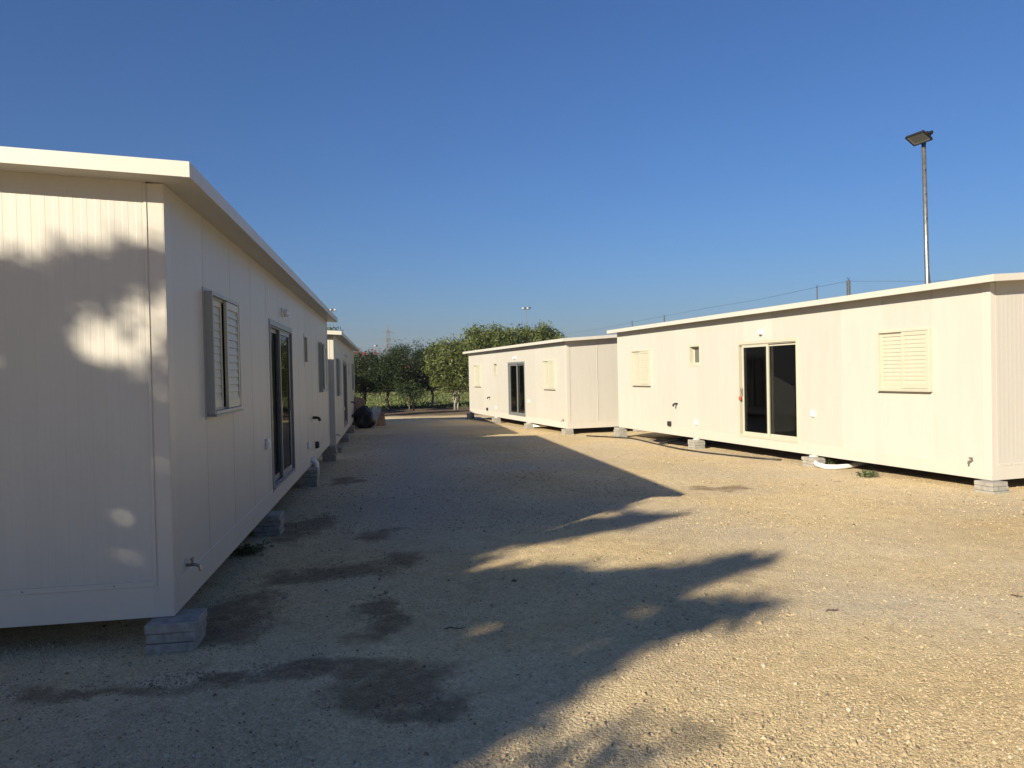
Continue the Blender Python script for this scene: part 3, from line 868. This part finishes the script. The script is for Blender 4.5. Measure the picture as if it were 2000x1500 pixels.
# the tree behind the viewer whose crown throws the leafy shadow; crown outline as the sun sees it
OUT_MAIN = [(-4.09, 1.98), (-3.93, 2.07), (-3.65, 2.19), (-3.41, 2.3), (-3.22, 2.24), (-2.94, 2.31), (-2.8, 2.42), (-2.57, 2.46), (-2.44, 2.6), (-2.39, 2.75), (-2.1, 2.84), (-2.01, 2.81), (-2.08, 2.66), (-2.16, 2.48), (-2.29, 2.28), (-2.37, 2.18), (-2.24, 2.12), (-1.95, 2.17), (-1.62, 2.25), (-1.65, 2.14), (-1.88, 1.94), (-2.04, 1.77), (-2.04, 1.56), (-2.05, 1.44), (-2.03, 1.33), (-1.9, 1.26), (-1.69, 1.26), (-1.41, 1.28), (-1.25, 1.3), (-1.25, 1.22), (-1.8, 0.7), (-3.0, 0.2), (-5.5, 0.1), (-4.67, 0.99), (-4.5, 1.11), (-4.5, 1.35), (-4.5, 1.65), (-4.5, 2.2), (-4.25, 2.2)]
OUT_HOLE = [(-2.43, 1.55), (-2.34, 1.74), (-2.28, 1.75), (-2.22, 1.65), (-2.32, 1.53)]
OUT_FINGER = [(-3.59, 3.43), (-3.9, 2.97), (-4.15, 2.63), (-4.45, 2.3), (-4.5, 2.2), (-4.5, 2.6), (-4.45, 3.0), (-4.29, 3.26), (-3.9, 3.37)]
OUT_WALL = [(-8.6, 3.0), (-7.6, 3.3), (-6.6, 3.1), (-5.8, 3.25), (-5.18, 3.15), (-5.14, 3.18), (-5.07, 3.26), (-5.01, 3.23), (-4.93, 3.27), (-4.89, 3.38), (-4.85, 3.36), (-4.76, 3.39), (-4.73, 3.51), (-4.69, 3.54), (-4.63, 3.52), (-4.42, 3.53), (-4.42, 3.42), (-4.58, 3.33), (-4.6, 3.27), (-4.7, 3.24), (-4.73, 3.21), (-4.73, 3.02), (-4.82, 3.06), (-4.93, 3.09), (-4.91, 2.99), (-4.94, 2.87), (-4.9, 2.77), (-4.76, 2.66), (-4.69, 2.65), (-4.58, 2.73), (-4.50, 2.80), (-4.48, 2.41), (-4.48, 1.23), (-4.6, 0.3), (-8.6, 0.3)]
OUT_FILL = [(-5.7, -0.1), (-3.4, -0.1), (-3.4, 0.8), (-4.2, 1.95), (-4.7, 2.0)]
def inside(poly, x, y):
    r = np.zeros(len(x), bool)
    for (x0, y0), (x1, y1) in zip(poly, poly[1:] + poly[:1]):
        c = ((y0 > y) != (y1 > y))
        xi = x0 + (y - y0) * (x1 - x0) / (y1 - y0 if y1 != y0 else 1e-9)
        r ^= c & (x < xi)
    return r
def shade_tree():
    n = 220000
    a, q = rng.uniform(-8.8, -1.1, n), rng.uniform(-0.1, 3.7, n)
    sg = np.where(rng.random(n) < 0.5, 0.018, 0.085) * (0.5 + fbm(a * 2.2, q * 2.2, 1.0, 3))
    jn, jq = a + rng.normal(0, 1, n) * sg, q + rng.normal(0, 1, n) * sg
    keep = (inside(OUT_MAIN, jn, jq) & ~inside(OUT_HOLE, jn, jq)) | inside(OUT_FINGER, jn, jq) | inside(OUT_WALL, jn, jq) | inside(OUT_FILL, jn, jq)
    keep &= ~((a > -2.05) & (q < 1.34) & (rng.random(n) > 0.13))
    # small chance gaps
    dap = fbm(a * 4.6, q * 4.6, 1.0, 2)
    keep &= ~((dap > 0.80) & (q > 1.5))
    keep &= ~((dap > 0.66) & (q > 2.35) & (a < -4.5))
    a, q = a[keep], q[keep]
    m_ = min(len(a), 95000)
    a, q = a[:m_], q[:m_]
    s_ = -8.0 + rng.normal(0, 1.0, m_)
    T = math.tan(SUN_EL)
    sx, sy, nx_, ny_ = math.sin(SUN_AZ), math.cos(SUN_AZ), math.cos(SUN_AZ), -math.sin(SUN_AZ)
    P = np.stack([s_ * sx + a * nx_, s_ * sy + a * ny_, q - s_ * T], -1)
    tx, ty = -8 * sx - 5.2 * nx_, -8 * sy - 5.2 * ny_
    z0 = float(gz(tx, ty))
    root = empty('shade_tree', (tx, ty, z0))
    tag(root, 'spreading leafy tree behind the viewer that shades the cabin end', 'tree')
    m = MB()
    tg = [Vector(P[i]) - Vector((tx, ty, z0)) for i in rng.choice(m_, 26, replace=False)]
    limbs(m, (0, 0, -0.1), (0, 0, 4.6), 0.17, tg)
    m.build('trunk', 'bark', root, 0, True)
    v, f, t = leaf_cloud(P - np.array([tx, ty, z0]), 0.012, 1, 0.11, 0.8, 0.3, 0.5)
    link('crown', np_mesh('crown', v, f, 'leaf_mid', t), root)
shade_tree()

# scrub and the far edge of the field
def mass(name, label, xr, yr, n, h, leaf, size, per=14, cat=None):
    xs_, ys_ = rng.uniform(*xr, n), rng.uniform(*yr, n)
    hh = h * (0.4 + 0.9 * fbm(xs_, ys_, 0.35, 3)) * rng.random(n) ** 0.6
    P = np.stack([xs_, ys_, gz(xs_, ys_) + hh], -1)
    v, f, t = leaf_cloud(P, size * 0.8, per, size, 0.7, 0.0, 0.5)
    o = link(name, np_mesh(name, v, f, leaf, t))
    tag(o, label, None, None, 'stuff')
mass('scrub', 'dry reddish brown scrub behind the green field', (-8.5, 3.0), (88, 96), 500, 3.2, 'scrub_brown', 0.34)
mass('undergrowth', 'low tangled green growth at the far side of the field', (-38, -8), (98, 112), 900, 3.2, 'leaf_mid', 0.5)
mass('treeline', 'distant dark tree line along the horizon', (-190, 190), (240, 270), 2600, 7.0, 'leaf_dark', 1.6)

def grass_field():
    n = 26000
    x = rng.uniform(-26, 9, n)
    y = 49.5 + 40 * rng.random(n) ** 1.6
    keep = fbm(x, y, 0.35, 3) > 0.36
    x, y = x[keep], y[keep]
    n = len(x)
    z = gz(x, y)
    h = (0.05 + 0.16 * rng.random(n)) * (0.5 + fbm(x, y, 0.5, 2))
    ang = rng.uniform(0, 6.28, n)
    w = 0.05 + 0.05 * rng.random(n)
    dx, dy = np.cos(ang) * w, np.sin(ang) * w
    lx, ly = rng.normal(0, 0.09, n), rng.normal(0, 0.09, n)
    v = np.stack([np.stack([x - dx, y - dy, z - 0.01], -1), np.stack([x + dx, y + dy, z - 0.01], -1), np.stack([x + lx, y + ly, z + h], -1)], 1).reshape(-1, 3)
    t = np.repeat(np.clip(rng.normal(0.45, 0.25, n), 0, 1), 3)
    o = link('grass', np_mesh('grass', v, np.arange(3 * n).reshape(n, 3), 'grass_blade', t))
    tag(o, 'rough green and straw coloured grass in the field', None, None, 'stuff')
grass_field()

# ------------------------------------------------------------------ loose gravel
def gravel():
    n = 460000
    y = 2.6 + 22.0 * rng.random(n) ** 1.9
    x = y * rng.uniform(-0.80, 0.86, n)
    dens = 0.30 + 0.7 * np.clip(fbm(x, y, 0.9, 3) * 2.2 - 0.85, 0, 1)
    front = np.abs(x - (6.63 - 0.302 * (y - 10.15) / 0.953)) < 2.6
    dens = np.where(front & (y > 9), 1.0, dens)
    dens = np.where((np.abs(x + 1.7 + 0.163 * (y - 4.6)) < 0.5), np.maximum(dens, 0.8), dens)
    k = rng.random(n) < dens
    # not inside the cabins' footprints
    for key in CABINS:
        cx, cy, cz, yaw, s = CABINS[key]
        sd = -s
        u = (x - cx) * math.sin(yaw) + (y - cy) * math.cos(yaw)
        v = ((x - cx) * math.cos(yaw) - (y - cy) * math.sin(yaw)) * sd
        k &= ~((u > 0.3) & (u < L - 0.2) & (v < -0.6) & (v > -W))
    x, y = x[k], y[k]
    n = len(x)
    r = np.clip(np.exp(rng.normal(-5.55, 0.45, n)), 0.002, 0.016) * np.where(y > 8, 1.4, 1.0)
    big = rng.random(n) < 0.0012
    r = np.where(big, rng.uniform(0.012, 0.024, n), r)
    z = gz(x, y) + r * 0.15
    # match the micro relief of the sheet
    rg = fbm(x, y, 0.7, 3)
    z += np.clip((40 - y) / 20, 0, 1) * (0.012 * (fbm(x, y, 2.0, 3) - 0.5) + (0.003 + 0.012 * rg ** 2) * (fbm(x, y, 7.0, 3) - 0.5) * 1.3)
    o5 = np.array([(1, 0, 0), (0, 1, 0), (-1, 0, 0), (0, -1, 0), (0, 0, 0.8)], float)
    sc = r[:, None, None] * (0.7 + 0.6 * rng.random((n, 5, 1)))
    a = rng.uniform(0, 6.28, n)
    ca, sa = np.cos(a)[:, None], np.sin(a)[:, None]
    v = o5[None] * sc * np.array([1.25, 0.9, 1.0])
    v = v + rng.normal(0, 0.2, (n, 5, 3)) * r[:, None, None]
    v[:, :4, 2] -= 0.25 * r[:, None]
    vx = v[..., 0] * ca - v[..., 1] * sa
    vy = v[..., 0] * sa + v[..., 1] * ca
    V = np.stack([vx + x[:, None], vy + y[:, None], v[..., 2] + z[:, None]], -1).reshape(-1, 3)
    tri = np.array([(0, 1, 4), (1, 2, 4), (2, 3, 4), (3, 0, 4)])
    Fc = (np.arange(n)[:, None, None] * 5 + tri[None]).reshape(-1, 3)
    t = np.repeat(np.clip(rng.normal(0.5, 0.24, n), 0, 1), 5)
    for sx, sy, ea, eb in stains:
        wet = ((x - sx) / ea) ** 2 + ((y - sy) / eb) ** 2 < 1.6
        t = np.where(np.repeat(wet, 5), t * 0.3, t)
    m, nt, b = new_mat('gravel_stone')
    at = N(nt, 'ShaderNodeAttribute')
    at.attribute_name = 'tint'
    nt.links.new(ramp(nt, at.outputs['Fac'], [(0.0, (0.16, 0.115, 0.075)), (0.3, (0.43, 0.33, 0.195)), (0.75, (0.50, 0.385, 0.225)), (1.0, (0.58, 0.50, 0.36))]), b.inputs['Base Color'])
    b.inputs['Roughness'].default_value = 0.9
    b.inputs['Specular IOR Level'].default_value = 0.2
    MATS['gravel_stone'] = m
    o = link('gravel', np_mesh('gravel', V, Fc, 'gravel_stone', t, smooth=True))
    tag(o, 'loose pale gravel scattered over the yard', None, None, 'stuff')
gravel()

def G(x, y, dz=0.0):
    return (x, y, float(gz(x, y)) + dz)

# ------------------------------------------------------------------ small things on the yard
def weed(x, y, h, n, label, spread):
    z = float(gz(x, y))
    root = empty('weed', (x, y, z))
    tag(root, label, 'weed')
    m = MB()
    tips = []
    for i in range(n):
        a, r = random.uniform(0, 6.28), random.uniform(0.2, 1) * spread
        t = (math.cos(a) * r, math.sin(a) * r, h * random.uniform(0.4, 1))
        tips.append(t)
        m.tube([(t[0] * 0.1, t[1] * 0.1, -0.01), (t[0] * 0.5, t[1] * 0.5, t[2] * 0.65), t], [0.004, 0.003, 0.0015], 4)
    m.build('stem', 'twig', root)
    P = [tuple(Vector(t) * random.uniform(0.35, 1.0)) for t in tips for _ in range(5)]
    v, f, tt = leaf_cloud(P, 0.02, 3, 0.05, 0.6, 0, 0.4)
    link('leaves', np_mesh('leaves', v, f, 'weed_leaf', tt), root)
weed(5.74, 11.85, 0.11, 22, 'low grey-green weed on the gravel by the sunlit near cabin', 0.22)
weed(5.85, 13.45, 0.26, 9, 'upright dark weed in the gap above the white pipe', 0.14)
weed(-2.68, 7.2, 0.10, 20, 'dark weed under the base of the cabin with the tree shadow', 0.3)

wp = MB().tube([G(5.72, 13.72, .10), G(5.64, 13.66, .13), G(5.54, 13.52, .10), G(5.50, 13.25, .06), G(5.56, 13.02, .045), G(5.72, 12.98, .045), G(5.92, 13.02, .05), G(6.15, 13.15, .07), G(6.5, 13.4, .09), G(6.9, 13.6, .10)], 0.043, 12).build('drain_pipe', 'pipe_white', None, 0, True)
tag(wp, 'curved white plastic drain pipe lying beside the pier of the sunlit near cabin', 'pipe')
x_, y_, z_ = cab_to_world('sunlit_far', 3.7, -0.1)
wp = MB().tube([(x_ - .1, y_ + .5, z_ - .02), (x_ - .12, y_ + .35, z_ - .06), (x_ - .05, y_ + .05, z_ - .11), (x_ + .15, y_ - .35, z_ - .115), (x_ + .5, y_ - .5, z_ - .1), (x_ + .9, y_ - .4, z_ - .08)], 0.043, 10).build('drain_pipe', 'pipe_white', None, 0, True)
tag(wp, 'curved white plastic drain pipe under the cabin with the pinkish end wall', 'pipe')
hp = [(2.2, 21.9), (2.79, 21.3), (3.33, 20.6), (3.5, 19.6), (3.66, 18.4), (3.9, 17.2), (4.2, 16.3), (4.55, 15.6), (4.97, 14.9), (5.3, 14.5)]
ho = MB().tube([G(a, b, 0.018) for a, b in hp], 0.02, 8).build('irrigation_hose', 'hose_black', None, 0, True)
tag(ho, 'black irrigation hose snaking along the foot of the sunlit near cabin', 'hose')
hj = MB().tube([G(3.66, 18.4, 0.03), G(3.95, 18.7, 0.06), G(4.5, 19.2, 0.12), G(5.0, 19.6, .2)], 0.03, 8)
tag(hj.build('waste_pipe', 'hose_black', None, 0, True), 'grey-black waste pipe running from under the sunlit near cabin to the hose', 'pipe')
# black sheet under the cabin
def tarp(x, y, w, d, rz):
    n = 12
    vs, fs = [], []
    for i in range(n + 1):
        for j in range(n + 1):
            u, v = (i / n - 0.5) * w, (j / n - 0.5) * d
            X, Y = x + u * math.cos(rz) - v * math.sin(rz), y + u * math.sin(rz) + v * math.cos(rz)
            vs.append((X, Y, float(gz(X, Y)) + 0.03 + 0.03 * random.random()))
    for i in range(n):
        for j in range(n):
            a = i * (n + 1) + j
            fs.append((a, a + n + 1, a + n + 2, a + 1))
    m = MB().add(vs, fs)
    o = m.build('plastic_sheet', 'bag_black', None, 0, True)
    md = o.modifiers.new('thick', 'SOLIDIFY')
    md.thickness = 0.006
    tag(o, 'crumpled black plastic sheet on the ground under the sunlit near cabin', 'plastic sheet')
tarp(4.55, 19.0, 1.3, 1.9, 0.3)

# rubbish heap by the shaded far cabin
def heap():
    bx, by = -5.72, 28.3
    z = float(gz(bx, by))
    # black rubbish bag: lumpy sphere with a tied neck
    me_pts = []
    nu, nv = 22, 14
    vs, fs = [], []
    for j in range(nv + 1):
        ph = math.pi * j / nv
        for i in range(nu):
            th = 2 * math.pi * i / nu
            r = 0.42 * (0.92 + 0.20 * math.sin(3 * th + 2 * ph) + 0.15 * math.sin(6 * th - 4 * ph) + random.uniform(-.10, .10))
            vs.append((r * 0.9 * math.sin(ph) * math.cos(th), r * 0.9 * math.sin(ph) * math.sin(th), 0.40 - 0.46 * math.cos(ph) * (1 + .08 * math.sin(4 * th))))
    for j in range(nv):
        for i in range(nu):
            fs.append((j * nu + i, j * nu + (i + 1) % nu, (j + 1) * nu + (i + 1) % nu, (j + 1) * nu + i))
    m = MB().add(vs, fs)
    o = m.build('rubbish_bag', 'bag_black', None, 0, True)
    o.location = (bx, by, z - 0.02)
    tag(o, 'full black rubbish bag at the front of the heap', 'rubbish bag')
    def slab(name, label, cat, mat, loc, dim, rot, parts=0):
        m = MB()
        n = 6
        vs, fs = [], []
        w, d, t = dim
        for k in (0, 1):
            for i in range(n + 1):
                for j in range(n + 1):
                    u, v = i / n - 0.5, j / n
                    vs.append((u * w, (k - 0.5) * t + 0.05 * w * math.sin(3 * u + 2 * v) , v * d))
        q = (n + 1) ** 2
        for i in range(n):
            for j in range(n):
                a = i * (n + 1) + j
                fs += [(a, a + 1, a + n + 2, a + n + 1), (q + a, q + a + n + 1, q + a + n + 2, q + a + 1)]
        for i in range(n):
            a, b = i * (n + 1), (i + 1) * (n + 1)
            fs += [(a, b, q + b, q + a), (a + n, q + a + n, q + b + n, b + n), (i, q + i, q + i + 1, i + 1), (n * (n + 1) + i, n * (n + 1) + i + 1, q + n * (n + 1) + i + 1, q + n * (n + 1) + i)]
        m.add(vs, fs)
        o = m.build(name, mat)
        o.location = loc
        o.rotation_euler = rot
        tag(o, label, cat)
    slab('leaning_board', 'brown board leaning against the shaded far cabin behind the bag', 'board', 'board_brown', (bx - .30, by + .65, z), (0.55, 1.25, 0.03), (-0.30, 0.25, 0.9))
    slab('cardboard_sheet', 'flattened tan cardboard leaning above the black bag', 'cardboard', 'cardboard', (bx - .02, by + .62, z), (0.6, 1.05, 0.02), (-0.25, -0.55, 0.25))
    slab('white_sheet', 'white plastic sheet stuck between the bag and the cardboard', 'plastic sheet', 'sheet_white', (bx + .12, by + .42, z), (0.34, 0.85, 0.015), (-0.12, 0.35, -0.2))
    # open carton with flaps
    cx, cy = bx + 0.28, by + 1.5
    cz = float(gz(cx, cy))
    root = empty('carton', (cx, cy, cz), 0.35)
    root.scale = (0.62, 0.7, 0.92)
    root.rotation_euler = (0.06, -0.10, 0.35)
    tag(root, 'sagging brown cardboard carton beside the black bag', 'carton')
    c = MB()
    c.box(-.38, .38, -.30, -.285, 0, .62).box(-.38, .38, .285, .30, 0, .62).box(-.38, -.365, -.284, .284, 0, .62).box(.365, .38, -.284, .284, 0, .62).box(-.364, .364, -.284, .284, 0, .012)
    c.build('box_body', 'cardboard', root)
    MB().add([(-.38, -.30, .62), (.38, -.30, .62), (.36, -.50, .56), (-.36, -.48, .58), (-.38, -.292, .625), (.38, -.292, .625), (.36, -.495, .567), (-.36, -.475, .587)],
             [(0, 1, 2, 3), (7, 6, 5, 4), (0, 4, 5, 1), (1, 5, 6, 2), (2, 6, 7, 3), (3, 7, 4, 0)]).build('flap', 'cardboard', root)
    MB().add([(.38, -.30, .62), (.38, .30, .62), (.55, .28, .50), (.55, -.28, .52), (.372, -.30, .625), (.372, .30, .625), (.545, .28, .507), (.545, -.28, .527)],
             [(0, 1, 2, 3), (7, 6, 5, 4), (0, 4, 5, 1), (1, 5, 6, 2), (2, 6, 7, 3), (3, 7, 4, 0)]).build('flap', 'cardboard', root)
heap()

# twigs on the ground
for (x, y, ln, a, lab) in ((2.2, 5.1, 0.13, 0.5, 'dry twig at the tip of the leafy ground shadow'), (-0.42, 4.85, 0.14, 0.2, 'thin dry twig in the leafy ground shadow'),
                           (3.67, 5.36, 0.07, -0.5, 'short dark stick lying alone on the sunlit ground'), (5.01, 11.34, 0.12, 0.1, 'dark scrap of bark on the sunlit gravel')):
    p = [G(x + ln * (t - .5) * math.cos(a), y + ln * (t - .5) * math.sin(a) + 0.02 * math.sin(6 * t), 0.014) for t in (0, .3, .55, .8, 1)]
    m = MB().tube(p, [0.002, 0.004, 0.004, 0.003, 0.002], 6)
    m.tube([p[2], (p[2][0] + .02, p[2][1] + .02, p[2][2] + .01)], [0.002, 0.001], 5)
    tag(m.build('twig', 'twig'), lab, 'twig')

# ------------------------------------------------------------------ floodlight pole behind the sunlit cabin
def floodlight():
    x, y = 10.85, 19.0
    z = float(gz(x, y))
    root = empty('floodlight_pole', (x, y, z))
    tag(root, 'tall galvanised pole with a tilted square floodlight above the cabin roof', 'floodlight')
    top = 7.42 - z
    lean = -0.10
    MB().tube([(0, 0, -0.2), (lean * 0.5, 0, top * 0.5), (lean, 0, top)], [0.062, 0.058, 0.052], 14).build('pole', 'galvanised', root, 0, True)
    b = MB()
    for i in range(8):
        h = 2.6 + i * 0.62
        b.lathe((lean * h / top - 0.01, -0.060, h), (0, -1, 0), [(0.016, 0), (0.016, 0.012)], 8)
    b.build('cable_clip', 'pole_dark', root)
    MB().tube([(0.03, 0.1, top * 0.575), (0.28, 0.35, top * 0.40), (0.42, 0.5, 0.0)], 0.03, 8).build('brace', 'galvanised', root, 0, True)
    # head: tilted slab, lens facing down to the yard
    ex, ey = Vector((0.22, -0.45, 0.02)).normalized(), Vector((0.274, 0.13, -0.147)).normalized()
    ez = ex.cross(ey).normalized()
    ey = ez.cross(ex)
    c = Vector((-0.36, -0.24, top + 0.02))
    M3 = Matrix(((ex.x, ey.x, ez.x, c.x), (ex.y, ey.y, ez.y, c.y), (ex.z, ey.z, ez.z, c.z), (0, 0, 0, 1)))
    def T(mb):
        mb.v = [tuple(M3 @ Vector(p)) for p in mb.v]
        return mb
    A, B = 0.255, 0.195
    head = T(MB().box(-A + .01, A - .01, -B + .01, B - .01, 0.012, .05).box(-A, -A + .03, -B, B, -.014, .012).box(A - .03, A, -B, B, -.014, .012)
             .box(-A + .03, A - .03, -B, -B + .03, -.014, .012).box(-A + .03, A - .03, B - .03, B, -.014, .012)).build('lamp_head', 'pole_dark', root)
    T(MB().box(-A + .03, A - .03, -B + .03, B - .03, 0.002, .011)).build('lens', 'lamp_lens', head)
    T(MB().box(-A + .07, A - .06, -B + .05, B - .075, -0.004, .0015)).build('led_panel', 'lamp_panel', head)
    fins = MB()
    for i in range(9):
        xx = -.22 + i * .053
        fins.box(xx, xx + .012, -.16, .16, .05, .08)
    T(fins).build('cooling_fin', 'pole_dark', head)
    T(MB().box(A, A + .035, -.10, .06, -.02, .06).box(A + .035, A + .12, -.07, .01, .0, .055).box(A + .12, A + .14, -.06, -.03, .03, .06)).build('photocell', 'pole_dark', root)
    MB().tube([(lean, 0, top - .06), (lean, 0, top + 0.02), (lean - 0.02, -.01, top + 0.07)], 0.058, 10).build('bracket', 'pole_dark', root)
floodlight()

# fence line with a cable behind the cabins
CZ_ = 4.23
posts = [(10.14, 22.0, 4.30, 0.055, 'galvanised post nearest the floodlight with wire ties on top'), (9.8, 23.44, 4.24, 0.018, 'thin rod post next to the galvanised post'),
         (7.24, 34.6, 4.26, 0.03, 'thin cable post above the far half of the sunlit roof'), (6.35, 38.4, 4.26, 0.025, 'thin cable post furthest along the roof line'),
         (15.0, 22.05, 4.25, 0.055, 'galvanised cable post beyond the sunlit near cabin')]
for x, y, h, r, lab in posts:
    z = float(gz(x, y))
    root = empty('cable_post', (x, y, z))
    tag(root, lab, 'post', 'posts carrying the cable')
    MB().tube([(0, 0, -.2), (0, 0, h - z - 0.05)], r, 10).build('shaft', 'galvanised', root, 0, True)
    MB().tube([(0, 0, h - z - .06), (-.03, 0, h - z + .05)], 0.006, 5).tube([(0, 0, h - z - .06), (.035, 0, h - z + .06)], 0.006, 5).build('wire_tie', 'pole_dark', root)
cpts = [(15.0, 22.05), (12.6, 22.02), (10.14, 22.0), (9.8, 23.44), (9.04, 26.8), (8.2, 30.5), (7.24, 34.6), (6.35, 38.4), (5.37, 42.2), (3.37, 49.8), (1.4, 57)]
cab_ = MB().tube([(a, b, CZ_ - (0.05 if i in (1, 4, 8) else 0)) for i, (a, b) in enumerate(cpts)], 0.004, 6)
tag(cab_.build('overhead_cable', 'pole_dark', None, 0, True), 'thin cable strung between posts above the sunlit roofs', 'cable')

# ------------------------------------------------------------------ far things
def mast(x, y, h, label, heads):
    root = empty('floodlight_mast', (x, y, -0.5))
    tag(root, label, 'light mast', 'far floodlight masts')
    MB().tube([(0, 0, 0), (0, 0, h + .5)], [0.15, 0.08], 8).build('pole', 'far_metal', root, 0, True)
    for i in range(heads):
        a = (i - (heads - 1) / 2)
        MB().box(a * 0.62 - 0.27, a * 0.62 + 0.27, -0.3, 0.3, h + .3 + 0.1 * (i % 2), h + .72 + .1 * (i % 2)).build('lamp_head', 'far_white' if i % 2 == 0 else 'pole_dark', root, 0.05)
    MB().box(-1.0, 1.0, -.06, .06, h + .15, h + .27).build('cross_bar', 'pole_dark', root)
mast(-48.4, 200, 20.0, 'far floodlight mast rising behind the shaded far cabin roof', 3)
mast(4.35, 200, 19.3, 'far floodlight mast above the leafy trees and cabin roof', 4)
mast(-46.1, 250, 12.0, 'small far floodlight mast among the flame blossoms', 2)

def pylon():
    x, y, zb = -67.1, 400.0, -0.6
    root = empty('power_pylon', (x, y, zb))
    tag(root, 'grey lattice power pylon far beyond the dark trees', 'pylon')
    top = 30.9
    def half(z):
        return 2.6 - 1.75 * min(1, z / 18.0) - (0.55 * max(0, (z - 24) / 7) if z > 24 else 0)
    lev = [0, 5, 9.5, 13.5, 16.5, 19, 21.2, 23.4, 25.6, 27.5, top]
    lat = MB()
    for sx, sy in ((1, 1), (1, -1), (-1, 1), (-1, -1)):
        lat.tube([(sx * half(z), sy * half(z), z) for z in lev[:-1]] + [(0, 0, top)], 0.13, 5)
    lat.build('tower_leg', 'far_metal', root)
    br = MB()
    for a, b in zip(lev[:-2], lev[1:-1]):
        for sg in (1, -1):
            br.tube([(-half(a), sg * half(a), a), (half(b), sg * half(b), b)], 0.09, 4).tube([(half(a), sg * half(a), a), (-half(b), sg * half(b), b)], 0.09, 4)
    br.build('bracing', 'far_metal', root)
    for z, w in ((26.1, 4.3), (22.1, 4.7), (18.1, 4.3)):
        am = MB()
        for sg in (1, -1):
            am.tube([(0, 0, z), (sg * w, 0, z - 0.4 * sg)], 0.16, 5).tube([(0, 0, z + 0.9), (sg * w, 0, z - 0.4 * sg)], 0.10, 4)
        am.build('cross_arm', 'far_metal', root)
pylon()

# ------------------------------------------------------------------ dusty air over the whole place
def haze():
    m = bpy.data.materials.new('dusty_air')
    m.use_nodes = True
    nt = m.node_tree
    for n in list(nt.nodes):
        nt.nodes.remove(n)
    out = N(nt, 'ShaderNodeOutputMaterial')
    pv = N(nt, 'ShaderNodeVolumePrincipled')
    pv.inputs['Color'].default_value = (0.52, 0.52, 0.545, 1)
    pv.inputs['Density'].default_value = 0.0006
    nt.links.new(pv.outputs[0], out.inputs['Volume'])
    MATS['dusty_air'] = m
    o = MB().box(-660, 660, -320, 720, -2.5, 33.0).build('haze', 'dusty_air')
    tag(o, 'thin dusty haze over the yard and fields', None, None, 'stuff')
haze()
